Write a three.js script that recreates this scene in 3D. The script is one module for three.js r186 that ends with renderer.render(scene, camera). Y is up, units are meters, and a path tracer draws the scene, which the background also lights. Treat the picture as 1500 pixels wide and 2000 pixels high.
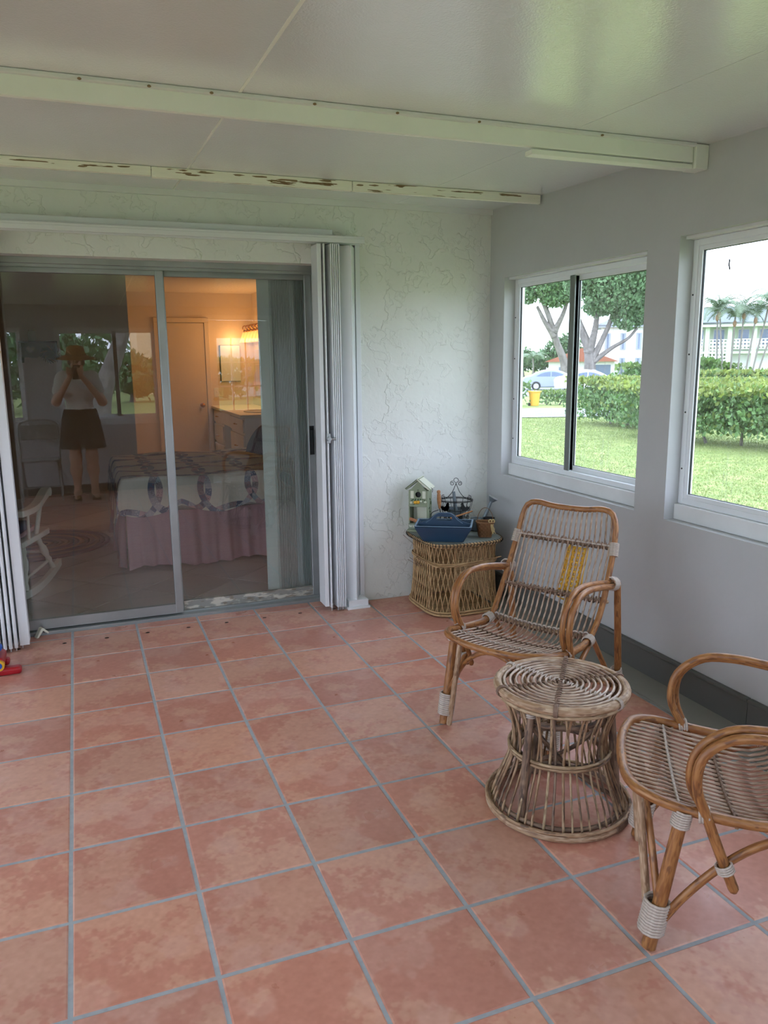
import * as THREE from 'three';
import { RoundedBoxGeometry } from 'three/addons/geometries/RoundedBoxGeometry.js';
import { mergeGeometries, mergeVertices } from 'three/addons/utils/BufferGeometryUtils.js';
import { MarchingCubes } from 'three/addons/objects/MarchingCubes.js';

// ---------- camera, sky, exposure ----------
const scene = new THREE.Scene();
const camera = new THREE.PerspectiveCamera(66.187, 0.75, 0.01, 400);
camera.position.set(0.4547, 1.4423, 4.2963);
camera.rotation.order = 'YXZ';
camera.rotation.set(THREE.MathUtils.degToRad(-11.1537), THREE.MathUtils.degToRad(-21.0438), THREE.MathUtils.degToRad(-0.5638));
scene.background = new THREE.Color(0.87, 0.98, 1.2);          // bright overcast sky, the same all round
scene.backgroundIntensity = 2.6;
const renderer = new THREE.WebGLRenderer({ antialias: true });
renderer.toneMapping = THREE.LinearToneMapping;
renderer.toneMappingExposure = 2.1;
renderer.shadowMap.enabled = true;

// ---------- helpers ----------
let seed = 12345;
const rnd = () => { seed = (seed * 1664525 + 1013904223) >>> 0; return seed / 4294967296; };
const rr = (a, b) => a + (b - a) * rnd();
const V = (x, y, z) => new THREE.Vector3(x, y, z);
const R = (d) => d * Math.PI / 180;
const clamp = THREE.MathUtils.clamp, lerp = THREE.MathUtils.lerp;
const sstep = (a, b, x) => { const t = clamp((x - a) / (b - a), 0, 1); return t * t * (3 - 2 * t); };
const taken = new Map();
function numbered(name) { const n = taken.get(name) ?? 0; taken.set(name, n + 1); return n ? name + '_' + String(n).padStart(3, '0') : name; }
function planar(g, s = 1) {                              // uv in metres, by the way each face points
  if (!g.attributes.normal) g.computeVertexNormals();
  const p = g.attributes.position, n = g.attributes.normal, uv = new Float32Array(p.count * 2);
  for (let i = 0; i < p.count; i++) {
    const ax = Math.abs(n.getX(i)), ay = Math.abs(n.getY(i)), az = Math.abs(n.getZ(i)), x = p.getX(i), y = p.getY(i), z = p.getZ(i);
    const [u, v] = ax >= ay && ax >= az ? [z, y] : ay >= az ? [x, z] : [x, y];
    uv[2 * i] = u * s; uv[2 * i + 1] = v * s;
  }
  g.setAttribute('uv', new THREE.BufferAttribute(uv, 2));
  return g;
}
const bare = (g) => { const h = g.index ? g.toNonIndexed() : g; for (const k of Object.keys(h.attributes)) if (!['position', 'normal', 'uv'].includes(k)) h.deleteAttribute(k); return h; };
const merge = (list) => list.length === 1 ? list[0] : mergeGeometries(list.map(bare));
function put(name, geo, mat, parent = scene) {
  const m = new THREE.Mesh(Array.isArray(geo) ? merge(geo) : geo, mat);
  m.name = parent === scene ? numbered(name) : name;
  m.castShadow = m.receiveShadow = true;
  parent.add(m);
  return m;
}
function tag(o, label, category, group) { o.userData.label = label; o.userData.category = category; if (group) o.userData.group = group; return o; }
function thing(name, label, category, [x, y, z] = [0, 0, 0], turn = 0, group) {
  const o = new THREE.Group(); o.name = numbered(name); scene.add(o); o.position.set(x, y, z); o.rotation.y = turn;
  return tag(o, label, category, group);
}
function structure(name, label, pos = [0, 0, 0]) {
  const o = new THREE.Group(); o.name = numbered(name); scene.add(o); o.position.set(...pos); o.userData.kind = 'structure'; o.userData.label = label; return o;
}
function built(name, geo, mat, label) { const m = put(name, geo, mat); m.userData.kind = 'structure'; m.userData.label = label; return m; }
function dup(src, [x, y, z], turn, label) { const c = src.clone(); c.userData = { ...src.userData }; c.name = numbered(src.name.replace(/_\d{3}$/, '')); c.position.set(x, y, z); c.rotation.y = turn; if (label) c.userData.label = label; scene.add(c); return c; }
// boxes from corner to corner; r rounds the edges
function bx(x0, x1, y0, y1, z0, z1, r = 0) {
  const w = x1 - x0, h = y1 - y0, d = z1 - z0;
  const g = r > 0 ? new RoundedBoxGeometry(w, h, d, 1, Math.min(r, w / 2.1, h / 2.1, d / 2.1)) : new THREE.BoxGeometry(w, h, d);
  g.translate((x0 + x1) / 2, (y0 + y1) / 2, (z0 + z1) / 2);
  return planar(g);
}
const curve = (pts, closed = false) => new THREE.CatmullRomCurve3(pts.map((p) => p.isVector3 ? p : V(...p)), closed, 'centripetal');
function tube(pts, r, seg = 24, rad = 7, closed = false, caps = true) {
  const c = curve(pts, closed), g = new THREE.TubeGeometry(c, seg, r, rad, closed), L = c.getLength(), uv = g.attributes.uv;
  for (let i = 0; i < uv.count; i++) uv.setXY(i, uv.getX(i) * L, uv.getY(i) * r * 6.28);
  if (closed || !caps) return g;
  const out = [g];
  for (const t of [0, 1]) { const s = new THREE.SphereGeometry(r, rad, 4); const p = c.getPointAt(t); s.scale(1, 1, 1).translate(p.x, p.y, p.z); out.push(s); }
  return merge(out);
}
function rod(a, b, r0, r1 = r0, seg = 8) {                // straight tapered pole with flat ends
  const A = a.isVector3 ? a : V(...a), B = b.isVector3 ? b : V(...b), d = B.clone().sub(A), L = d.length();
  const g = new THREE.CylinderGeometry(r1, r0, L, seg, 1), uv = g.attributes.uv;
  for (let i = 0; i < uv.count; i++) uv.setXY(i, uv.getY(i) * L, uv.getX(i) * r0 * 6.28);
  g.applyQuaternion(new THREE.Quaternion().setFromUnitVectors(V(0, 1, 0), d.normalize()));
  return g.translate((A.x + B.x) / 2, (A.y + B.y) / 2, (A.z + B.z) / 2);
}
function rings(a, b, r, n, w) {                            // a binding: n turns of cane round the line from a to b
  const A = V(...a), B = V(...b), d = B.clone().sub(A), q = new THREE.Quaternion().setFromUnitVectors(V(0, 0, 1), d.clone().normalize()), out = [];
  for (let i = 0; i < n; i++) { const g = new THREE.TorusGeometry(r, w, 5, 10); g.applyQuaternion(q); const p = A.clone().addScaledVector(d, (i + .5) / n); out.push(g.translate(p.x, p.y, p.z)); }
  return merge(out);
}
function coil(pts, r, w, turns, seg = 8) {                  // cane wound round a bar
  const c = curve(pts), N = turns * seg, out = [], f = c.computeFrenetFrames(N);
  for (let i = 0; i <= N; i++) { const a = i / seg * 6.283, p = c.getPointAt(i / N); out.push(p.addScaledVector(f.normals[i], Math.cos(a) * r).addScaledVector(f.binormals[i], Math.sin(a) * r)); }
  const k = new THREE.CatmullRomCurve3(out);
  return new THREE.TubeGeometry(k, N, w, 4, false);
}
const lathe = (pts, seg = 24) => new THREE.LatheGeometry(pts.map(([x, y]) => new THREE.Vector2(x, y)), seg);
function extrude(shape, depth, bevel = 0, steps = 6) {
  return new THREE.ExtrudeGeometry(shape, { depth, bevelEnabled: bevel > 0, bevelThickness: bevel, bevelSize: bevel, bevelSegments: 2, curveSegments: steps });
}
const poly = (pts) => { const s = new THREE.Shape(); pts.forEach(([x, y], i) => i ? s.lineTo(x, y) : s.moveTo(x, y)); s.closePath(); return s; };
function sheet(nu, nv, f) {                                 // a grid surface, f(u, v) -> [x, y, z]; uv kept 0..1
  const pos = [], uv = [], idx = [];
  for (let j = 0; j <= nv; j++) for (let i = 0; i <= nu; i++) { pos.push(...f(i / nu, j / nv)); uv.push(i / nu, j / nv); }
  for (let j = 0; j < nv; j++) for (let i = 0; i < nu; i++) { const a = j * (nu + 1) + i, b = a + 1, c = a + nu + 1, d = c + 1; idx.push(a, b, d, a, d, c); }
  const g = new THREE.BufferGeometry(); g.setAttribute('position', new THREE.Float32BufferAttribute(pos, 3)); g.setAttribute('uv', new THREE.Float32BufferAttribute(uv, 2)); g.setIndex(idx); g.computeVertexNormals();
  return g;
}

// ---------- noise and textures ----------
function lattice(n, s) { const a = new Float32Array(n * n); let q = s * 7919 + 13; for (let i = 0; i < a.length; i++) { q = (Math.imul(q, 1664525) + 1013904223) >>> 0; a[i] = q / 4294967296; } return a; }
const lats = new Map();
function vnoise(u, v, n, s) {                               // value noise that repeats over 0..1, n cells a side
  const key = n * 1000 + s; if (!lats.has(key)) lats.set(key, lattice(n, s));
  const L = lats.get(key), x = u * n, y = v * n, x0 = Math.floor(x), y0 = Math.floor(y), fx = x - x0, fy = y - y0;
  const w = (i) => ((i % n) + n) % n, a = fx * fx * (3 - 2 * fx), b = fy * fy * (3 - 2 * fy), X0 = w(x0), X1 = w(x0 + 1), Y0 = w(y0) * n, Y1 = w(y0 + 1) * n;
  return lerp(lerp(L[Y0 + X0], L[Y0 + X1], a), lerp(L[Y1 + X0], L[Y1 + X1], a), b);
}
function fbm(u, v, n, oct, s) { let a = .5, t = 0, m = 0; for (let i = 0; i < oct; i++) { t += a * vnoise(u, v, n << i, s + i); m += a; a *= .55; } return t / m; }
function tex(w, h, f, srgb = true, rx = 1, ry = rx) {       // f(u, v) -> [r, g, b] 0..255 or a grey
  const d = new Uint8Array(w * h * 4);
  for (let j = 0; j < h; j++) for (let i = 0; i < w; i++) { const c = f((i + .5) / w, (j + .5) / h), o = (j * w + i) * 4, g = typeof c === 'number'; for (let k = 0; k < 3; k++) d[o + k] = clamp(g ? c : c[k], 0, 255); d[o + 3] = 255; }
  const t = new THREE.DataTexture(d, w, h); t.wrapS = t.wrapT = THREE.RepeatWrapping; t.magFilter = THREE.LinearFilter; t.minFilter = THREE.LinearMipmapLinearFilter; t.generateMipmaps = true;
  if (srgb) t.colorSpace = THREE.SRGBColorSpace;
  t.repeat.set(rx, ry); t.needsUpdate = true; return t;
}
function canvasTex(w, h, draw) { const c = document.createElement('canvas'); c.width = w; c.height = h; const g = c.getContext('2d'); draw(g, w, h); const t = new THREE.CanvasTexture(c); t.colorSpace = THREE.SRGBColorSpace; t.wrapS = t.wrapT = THREE.RepeatWrapping; return t; }
const mix3 = (a, b, t) => [lerp(a[0], b[0], t), lerp(a[1], b[1], t), lerp(a[2], b[2], t)];
const std = (o) => new THREE.MeshStandardMaterial(o);
const phys = (o) => new THREE.MeshPhysicalMaterial(o);
// ---------- materials ----------
const M = {};
{
  const fine = tex(512, 512, (u, v) => 128 + 110 * (fbm(u, v, 32, 4, 3) - .5) * 2, false);
  // fired clay tile: darker red wash with paler buff clouds of hard outline
  const clay = tex(1024, 1024, (u, v) => {
    const wu = u + .05 * (fbm(u, v, 4, 3, 41) - .5), wv = v + .05 * (fbm(u, v, 4, 3, 45) - .5);
    const a = fbm(wu, wv * 1, 7, 6, 11) + .34 * (vnoise(u, v * 1, 64, 17) - .5) * (fbm(u, v, 8, 2, 19)) + .1 * (vnoise(u, v, 128, 23) - .5);
    const k = sstep(.4, .6, a) * .75 + .25 * sstep(.49, .53, a + .12 * (fbm(u * 1, v * 3, 12, 3, 29) - .5)), e = sstep(.56, .66, fbm(u, v, 8, 4, 31)), g = (fbm(u, v, 64, 2, 37) - .5) * 16;
    let c = mix3([196, 137, 120], [208, 159, 138], k * .9); c = mix3(c, [210, 165, 151], e * .5);
    return [c[0] + g, c[1] + g, c[2] + g];
  });
  const clayGloss = tex(256, 256, (u, v) => 95 + 90 * fbm(u, v, 8, 4, 53), false);
  M.clay = [0, 1, 2, 3].map((i) => std({ name: 'clay_tile_' + i, map: clay, color: new THREE.Color([0xffffff, 0xf6f0ee, 0xfff8f2, 0xf3f1f0][i]), roughness: .62, roughnessMap: clayGloss, bumpMap: fine, bumpScale: .0006 }));
  M.grout = std({ name: 'grout', color: 0xffffff, map: tex(256, 256, (u, v) => { const g = 20 * (fbm(u, v, 32, 3, 61) - .5); return [160 + g, 164 + g, 168 + g]; }, true, 2), roughness: .95 });
  // trowelled stucco: lapped skins with ragged lips
  const stuccoH = tex(1024, 1024, (u, v) => {
    const wu = u + .06 * fbm(u, v, 16, 3, 71), wv = v + .06 * fbm(u, v, 16, 3, 75);
    const a = fbm(wu, wv, 5, 4, 81), b = fbm(wu, wv, 9, 4, 86), lip = Math.max(0, 1 - Math.abs(a - .5) * 22) * sstep(.42, .56, b) + Math.max(0, 1 - Math.abs(b - .52) * 24) * sstep(.45, .6, a) * .8;
    return 70 + 50 * sstep(.46, .54, a) + 45 * fbm(u, v, 24, 4, 91) + 80 * lip;
  }, false, 1.9);
  const blotch = (r, g, b, amp, n, s) => tex(512, 512, (u, v) => { const k = amp * (fbm(u, v, n, 4, s) - .5) * 2; return [r + k, g + k, b + k]; }, true, .5);
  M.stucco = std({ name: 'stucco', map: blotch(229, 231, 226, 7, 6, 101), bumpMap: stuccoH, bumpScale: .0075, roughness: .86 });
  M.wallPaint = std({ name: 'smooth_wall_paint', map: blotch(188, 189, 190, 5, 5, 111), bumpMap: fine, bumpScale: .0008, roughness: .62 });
  const emboss = tex(512, 512, (u, v) => 128 + 120 * (vnoise(u, v, 96, 121) * .6 + vnoise(u, v, 180, 125) * .4 - .5) * 2, false, 2.6);
  M.ceiling = phys({ name: 'embossed_roof_panel', map: blotch(231, 235, 236, 5, 4, 131), bumpMap: emboss, bumpScale: .0005, roughness: .13, ior: 2.0 });
  M.beam = std({ name: 'white_beam_paint', map: blotch(240, 244, 234, 5, 8, 141), roughness: .45, bumpMap: fine, bumpScale: .0005 });
  M.peel = std({ name: 'peeling_paint', roughness: .7, map: tex(1024, 128, (u, v) => {
    const a = fbm(u, v, 16, 4, 151), k = sstep(.7, .74, a + .1 * fbm(u, .3, 8, 3, 157)); const c = mix3([238, 238, 222], [120, 96, 66], k); const g = 8 * (fbm(u, v, 32, 2, 155) - .5); return [c[0] + g, c[1] + g, c[2] + g]; }, true, .5, 6) });
  M.stain = std({ name: 'rust_stain', color: 0x8a7658, roughness: .9 });
  M.trimWhite = std({ name: 'white_trim', map: blotch(226, 228, 226, 8, 8, 161), roughness: .5 });
  M.sill = std({ name: 'painted_sill', map: blotch(224, 225, 226, 12, 10, 165), roughness: .7 });
  M.base = std({ name: 'grey_baseboard', map: blotch(92, 92, 88, 5, 6, 171), roughness: .5 });
  M.ledge = std({ name: 'grey_floor_strip', map: blotch(138, 136, 130, 8, 8, 175), roughness: .6 });
  M.alu = std({ name: 'mill_aluminium', map: blotch(168, 172, 172, 18, 10, 181), metalness: .75, roughness: .45 });
  M.aluWorn = std({ name: 'corroded_aluminium', metalness: .45, roughness: .65, map: tex(512, 128, (u, v) => { const a = fbm(u, v, 16, 4, 185), c = mix3([150, 148, 142], [206, 200, 188], sstep(.45, .62, a)); return mix3(c, [120, 100, 80], .5 * sstep(.62, .72, fbm(u, v, 24, 3, 189))); }, true, 1, 4) });
  M.frameWhite = std({ name: 'white_window_frame', map: blotch(234, 238, 242, 5, 8, 191), roughness: .4, metalness: .1 });
  M.stileGrey = std({ name: 'grey_meeting_stile', color: 0x767c78, roughness: .45, metalness: .3 });
  M.gasket = std({ name: 'black_gasket', color: 0x15171a, roughness: .7 });
  M.shutter = std({ name: 'white_shutter_enamel', map: blotch(226, 229, 232, 4, 6, 195), roughness: .38, metalness: .1 });
  M.blind = phys({ name: 'grey_vinyl_slat', color: 0xa9b5b0, roughness: .9 });
  M.steel = std({ name: 'steel', color: 0xb9bcbe, metalness: .9, roughness: .35 });
  M.black = std({ name: 'black_paint', color: 0x101112, roughness: .55 });
  M.brass = std({ name: 'brass', color: 0xb98a3c, metalness: .95, roughness: .28 });
  M.doorGlass = phys({ name: 'tinted_door_glass', color: new THREE.Color(.9, .92, .91), transmission: 1, thickness: 0, roughness: 0, ior: 2.1 });
  const streak = tex(512, 512, (u, v) => { const s = vnoise(u, .5, 128, 201) * .6 + vnoise(u, v * .06, 200, 205) * .4, k = sstep(.66, .8, s) * sstep(.35, .6, vnoise(u, v, 6, 207)); return 250 - 42 * k - 26 * fbm(u, v, 4, 4, 209); }, false, .8);
  M.glass = phys({ name: 'dusty_window_glass', color: new THREE.Color(.97, .98, .98), transmission: 1, transmissionMap: streak, thickness: 0, roughness: 0, ior: 1.5 });
  M.clear = phys({ name: 'clear_glass', color: 0xe8f2ee, transmission: 1, thickness: 0, roughness: .02, ior: 1.5 });
  // cane and rattan: streaks along the pole
  const cane = (a, b, c, s) => tex(512, 64, (u, v) => { const k = fbm(u * 1, v, 8, 4, s), st = vnoise(u * .25, v, 64, s + 5) * .5 + vnoise(u, v, 32, s + 7) * .5, n = sstep(.62, .72, fbm(u, v, 12, 3, s + 9)); return mix3(mix3(a, b, sstep(.3, .7, .6 * st + .4 * k)), c, n * .75); }, true, 2.2, 9);
  M.rattan = phys({ name: 'honey_rattan', map: cane([134, 82, 40], [170, 118, 68], [98, 58, 32], 211), roughness: .48, clearcoat: .25, clearcoatRoughness: .35 });
  M.rattanPale = phys({ name: 'worn_rattan', map: cane([152, 118, 88], [192, 166, 140], [118, 86, 64], 221), roughness: .6, clearcoat: .12, clearcoatRoughness: .4 });
  M.slat = phys({ name: 'cane_slat', map: cane([152, 120, 96], [204, 184, 166], [106, 80, 64], 231), roughness: .5, clearcoat: .5, clearcoatRoughness: .3 });
  M.bind = std({ name: 'cane_binding', map: cane([176, 160, 148], [214, 203, 194], [120, 100, 88], 241), roughness: .65 });
  M.bindDark = std({ name: 'dark_cane_binding', map: cane([112, 84, 68], [164, 138, 120], [70, 50, 42], 245), roughness: .65 });
  M.stakes = [[[136, 104, 76], [180, 150, 120], [84, 64, 52]], [[104, 82, 68], [146, 120, 100], [66, 52, 46]], [[156, 128, 96], [196, 172, 142], [114, 88, 66]]].map((c, i) => std({ name: 'table_stake_' + i, map: cane(...c, 251 + 4 * i), roughness: .58 }));
  M.wicker = std({ name: 'tan_wicker', map: cane([164, 130, 90], [198, 166, 122], [122, 90, 58], 265), roughness: .7 });
  M.lidBoard = std({ name: 'grey_green_lid', map: blotch(116, 122, 116, 10, 8, 271), roughness: .7 });
  M.blue = std({ name: 'slate_blue_paint', map: blotch(38, 66, 92, 7, 8, 275), roughness: .5 });
  M.blueEdge = std({ name: 'rubbed_blue_edge', map: blotch(110, 132, 152, 14, 8, 277), roughness: .55 });
  M.sage = std({ name: 'sage_paint', map: blotch(138, 148, 122, 10, 8, 281), roughness: .7 });
  M.cream = std({ name: 'cream_paint', map: blotch(214, 216, 196, 8, 8, 285), roughness: .65 });
  M.wood = std({ name: 'plain_wood', map: cane([164, 108, 66], [196, 142, 94], [130, 80, 46], 291), roughness: .55 });
  M.galv = std({ name: 'galvanised_tin', map: blotch(120, 130, 136, 22, 12, 295), metalness: .55, roughness: .5 });
  M.splint = std({ name: 'brown_splint', map: cane([104, 70, 42], [146, 104, 66], [70, 46, 28], 301), roughness: .75 });
  M.raffia = std({ name: 'raffia', color: 0xc9b27f, roughness: .8 });
  M.red = std({ name: 'red_plastic', color: 0xa3121f, roughness: .35 });
  M.blueToy = std({ name: 'blue_plastic', color: 0x1555b8, roughness: .35 });
  M.yellow = std({ name: 'yellow_plastic', color: 0xe0a92c, roughness: .4 });
  M.plastic = std({ name: 'white_plastic', color: 0xdedcc8, roughness: .4 });
  M.yellowCane = std({ name: 'golden_cane', map: cane([226, 166, 40], [246, 204, 92], [170, 116, 34], 311), roughness: .5 });
}
// ---------- the porch: floor, walls, ceiling ----------
const XL = -2.31, XR = 2.8, ZF = 5.2, T = .33, CEIL = (z) => 2.279 - .026 * z;
{
  const fl = built('floor', bx(XL - .2, XR + .2, -.3, -.0022, -.25, ZF + .2), M.grout, 'terracotta tiled porch floor with grey grout joints');
  const tileGeo = (w, d, k) => {                            // eased top edges, own piece of the clay texture
    const e = .004, x = w / 2, z = d / 2, y0 = -.012;
    const P = [[-x, y0, -z], [x, y0, -z], [x, y0, z], [-x, y0, z], [-x, -.0025, -z], [x, -.0025, -z], [x, -.0025, z], [-x, -.0025, z], [-x + e, 0, -z + e], [x - e, 0, -z + e], [x - e, 0, z - e], [-x + e, 0, z - e]], F = [];
    for (let i = 0; i < 4; i++) { const j = (i + 1) % 4; F.push([i, i + 4, j + 4], [i, j + 4, j], [i + 4, i + 8, j + 8], [i + 4, j + 8, j + 4]); }
    F.push([8, 11, 10], [8, 10, 9]);
    const pos = [], uv = [], ou = (k * .377) % 1, ov = (k * .613) % 1, flip = k % 2 ? -1 : 1;
    for (const f of F) for (const i of f) { pos.push(...P[i]); uv.push(ou + P[i][0] * 1.02 * flip, ov + P[i][2] * 1.02); }
    const g = new THREE.BufferGeometry(); g.setAttribute('position', new THREE.Float32BufferAttribute(pos, 3)); g.setAttribute('uv', new THREE.Float32BufferAttribute(uv, 2)); g.computeVertexNormals(); return g;
  };
  const full = Array.from({ length: 14 }, (_, k) => tileGeo(T - .0105, T - .0105, k * 3 + 1)), cache = new Map();
  for (let j = -1; j < 16; j++) for (let i = -7; i < 8; i++) {
    let x0 = i * T, x1 = x0 + T, z0 = j * T, z1 = z0 + T;
    if (j < 0) { z0 = -.1; x0 = Math.max(x0, .035); x1 = Math.min(x1, 1.775); if (x1 - x0 < .05) continue; }
    x1 = Math.min(x1, 2.612); z1 = Math.min(z1, ZF);
    const w = x1 - x0 - .0105, d = z1 - z0 - .0105, k = ((i * 7 + j * 11) % 14 + 14) % 14;
    let g = full[k];
    if (Math.abs(w - T + .0105) > 1e-4 || Math.abs(d - T + .0105) > 1e-4) { const key = w.toFixed(3) + d.toFixed(3) + (k % 5); if (!cache.has(key)) cache.set(key, tileGeo(w, d, k)); g = cache.get(key); }
    const m = put('tile', g, M.clay[((i * 3 + j * 5) % 4 + 4) % 4], fl); m.position.set((x0 + x1) / 2, rr(-.0006, .0006), (z0 + z1) / 2);
  }
  const cup = lathe([[0, -.001], [.004, -.001], [.0055, .0016], [.0075, .0022], [.009, .0004]], 10);
  for (let i = 0; i < 9; i++) { const m = put('anchor_socket', cup, M.black, fl); m.position.set(.08 + i * .21 + rr(-.01, .01), .0006, .085); m.scale.set(1.3, 1, .8); }
  // painted strip at the foot of the window wall
  built('trim_1', [bx(2.622, 2.782, -.02, .005, 0, ZF, .003), bx(2.612, 2.619, -.02, .004, 0, ZF)], M.ledge, 'grey painted strip along the foot of the window wall');
  const bb = structure('baseboard_right', 'dark grey baseboard under the windows');
  for (const [a, b] of [[0, .42], [.422, 2.15], [2.152, 3.9], [3.902, ZF]]) put('board', [bx(2.779, XR, 0, .124, a, b, .003), bx(2.774, XR, .118, .132, a, b, .004)], M.base, bb);
}
const openings = { right: [[.17, 1.4, .74, 1.885], [1.6, 2.83, .735, 1.915], [3.03, 4.26, .74, 1.9]], front: [[-2.2, -.09, .78, 1.9], [.255, 1.371, .78, 1.9]], left: [[.25, 1.83, .12, 2.12], [1.93, 3.46, .12, 2.12], [3.56, 5.1, .12, 2.12]] };  // unseen left openings made taller, first front one widened, to brighten the room
const H = 2.42, WT = .12;
{
  // walls as blocks round their openings; [a0, a1] runs along the wall
  const along = (a0, a1, holes, y0, y1, make) => { const out = []; let a = a0; for (const [h0, h1, b0, b1] of holes) { out.push(make(a, h0, y0, y1), make(h0, h1, y0, b0), make(h0, h1, b1, y1)); a = h1; } out.push(make(a, a1, y0, y1)); return out; };
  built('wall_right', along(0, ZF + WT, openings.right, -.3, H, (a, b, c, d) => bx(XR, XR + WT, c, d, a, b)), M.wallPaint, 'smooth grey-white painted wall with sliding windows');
  built('wall_left', along(0, ZF + WT, openings.left, -.3, H, (a, b, c, d) => bx(XL - WT, XL, c, d, a, b)), M.wallPaint, 'smooth painted side wall with windows enlarged for more light');
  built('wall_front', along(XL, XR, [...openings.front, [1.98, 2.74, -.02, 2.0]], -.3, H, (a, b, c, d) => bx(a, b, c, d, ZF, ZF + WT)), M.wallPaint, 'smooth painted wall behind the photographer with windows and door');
  built('wall_back', [bx(XL - .2, .03, -.3, H + .1, -.25, 0), bx(1.78, XR + WT, -.3, H + .1, -.25, 0), bx(.03, 1.78, 1.945, H + .1, -.25, 0)], M.stucco, 'white trowelled stucco wall around the sliding door');
  const baseF = structure('baseboard_front', 'grey baseboard of the window wall behind the photographer');
  for (const [a, b] of [[XL, -.2], [-.198, 1.96]]) put('board', bx(a, b, 0, .1, ZF - .018, ZF, .003), M.base, baseF);
  // roof panels with open joints, running down the slope
  const ceil = built('ceiling', bx(XL - .5, XR + .45, .085, .13, -2.95, 2.95).rotateX(R(1.49)).translate(0, CEIL(2.6), 2.6), M.trimWhite, 'embossed white metal roof panels with thin joints');
  const seams = [XL - .5, -1.414, -.214, .986, 2.185, XR + .45];
  for (let i = 0; i < 5; i++) { const m = put('panel', bx(seams[i] + .0006, seams[i + 1] - .0006, 0, .085, -2.95, 2.95, .0016).rotateX(R(1.49)).translate(0, CEIL(2.6), 2.6), M.ceiling, ceil); m.userData.label = 'embossed white roof panel'; }
  put('joint_strip', bx(.981, .991, -.0012, .001, -2.9, 2.9, .0005).rotateX(R(1.49)).translate(0, CEIL(2.6), 2.6), M.beam, ceil);
}
{
  // cross beam and the old fascia strip
  const zb = 1.72, beam = structure('trim_2', 'white painted cross beam under the roof panels');
  put('beam', bx(XL, 2.735, 2.165, CEIL(zb) - .004, zb - .022, zb, .004), M.beam, beam);
  put('flange', bx(XL, 2.735, CEIL(zb) - .014, CEIL(zb) - .001, zb - .004, zb + .016, .003), M.trimWhite, beam);
  put('end_bracket', [bx(2.737, XR, 2.142, CEIL(zb) - .002, zb - .062, zb + .01, .004)], M.beam, beam);
  put('lower_flange', bx(2.02, 2.735, 2.142, 2.16, zb - .05, zb - .002, .003), M.beam, beam);
  for (const x of [.53, .72, .9, 1.22, 1.5, 1.8, 2.3]) put('screw', new THREE.SphereGeometry(.006, 8, 6).scale(1, .6, 1).translate(x, CEIL(zb) - .012, zb + .018), M.stain, beam);
  const fas = structure('trim_3', 'old white fascia strip with peeling paint');
  const zs = .55, cut = [XL, .83, 1.752, 2.79];
  for (let i = 0; i < 3; i++) put('board', bx(cut[i] + .0015, cut[i + 1] - .0015, 2.219 + [.006, 0, .001][i], CEIL(zs) - .001, zs - .024, zs, .002), M.peel, fas);
  for (const [x, w] of [[.55, .05], [.72, .06], [.98, .05], [1.06, .09], [1.21, .06], [1.31, .09], [1.43, .12], [1.62, .08], [1.79, .04], [1.86, .06], [2.42, .08], [2.6, .14]]) {   // lifted flakes of bare wood
    const s = poly(Array.from({ length: 9 }, (_, k) => { const a = k / 9 * 6.283, q = rr(.6, 1.1); return [Math.cos(a) * w * .5 * q, Math.sin(a) * .0045 * q]; }));
    put('bare_patch', extrude(s, .001).translate(x, 2.248 + rr(-.008, .008), zs - .0003), M.stain, fas);
  }
  put('nail_head', new THREE.SphereGeometry(.006, 8, 6).translate(1.36, 2.238, zs), M.stain, fas);
  built('trim_4', [bx(XL, XR, CEIL(.01) - .03, CEIL(.01), 0, .02)], M.trimWhite, 'ceiling trim against the stucco wall');
}
// ---------- windows ----------
function slidingWindow(n, w, h, pos, turn, label, split = .47) {
  const g = structure('window_' + n, label, pos); g.rotation.y = turn;
  const f = .028, z0 = -.121, z1 = -.07, ring = (x0, x1, y0, y1, t, a, b, r = .004) => [bx(x0, x0 + t, y0, y1, a, b, r), bx(x1 - t, x1, y0, y1, a, b, r), bx(x0 + t, x1 - t, y0, y0 + t, a, b, r), bx(x0 + t, x1 - t, y1 - t, y1, a, b, r)];
  put('window_sill', bx(0, w, 0, .068, -.12, -.05, .004), M.sill, g);
  const y0 = .068, y1 = h - .012, m = w * split;
  put('head_trim', bx(0, w, h - .012, h, -.12, -.03), M.sill, g);
  put('window_frame', ring(0, w, y0, y1, f, z0, z1), M.frameWhite, g);
  for (const [a, b, z, t] of [[f, m + .02, -.085, .022], [m - .02, w - f, -.108, .03]]) {
    const s = put('sash', ring(a, b, y0 + f - .004, y1 - f + .004, t, z - .011, z + .011, .003), M.frameWhite, g);
    put('gasket', ring(a + t - .002, b - t + .002, y0 + f + t - .006, y1 - f - t + .006, .004, z - .005, z + .005, 0), M.gasket, s);
    put('pane', paneGeo(a + t, b - t, y0 + f + t - .004, y1 - f - t + .004, z), M.glass, s);
  }
  put('meeting_stile', bx(m - .024, m + .02, y0 + f, y1 - f, -.098, -.068, .004), M.stileGrey, g);
  for (const k of [.14, .36, .58, .8]) put('screw', new THREE.SphereGeometry(.004, 6, 4).translate(f * .5, y0 + k * (y1 - y0), z1), M.black, g);
  return g;
}
function paneGeo(x0, x1, y0, y1, z) { const g = new THREE.PlaneGeometry(x1 - x0, y1 - y0); g.translate((x0 + x1) / 2, (y0 + y1) / 2, z); return planar(g); }
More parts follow.
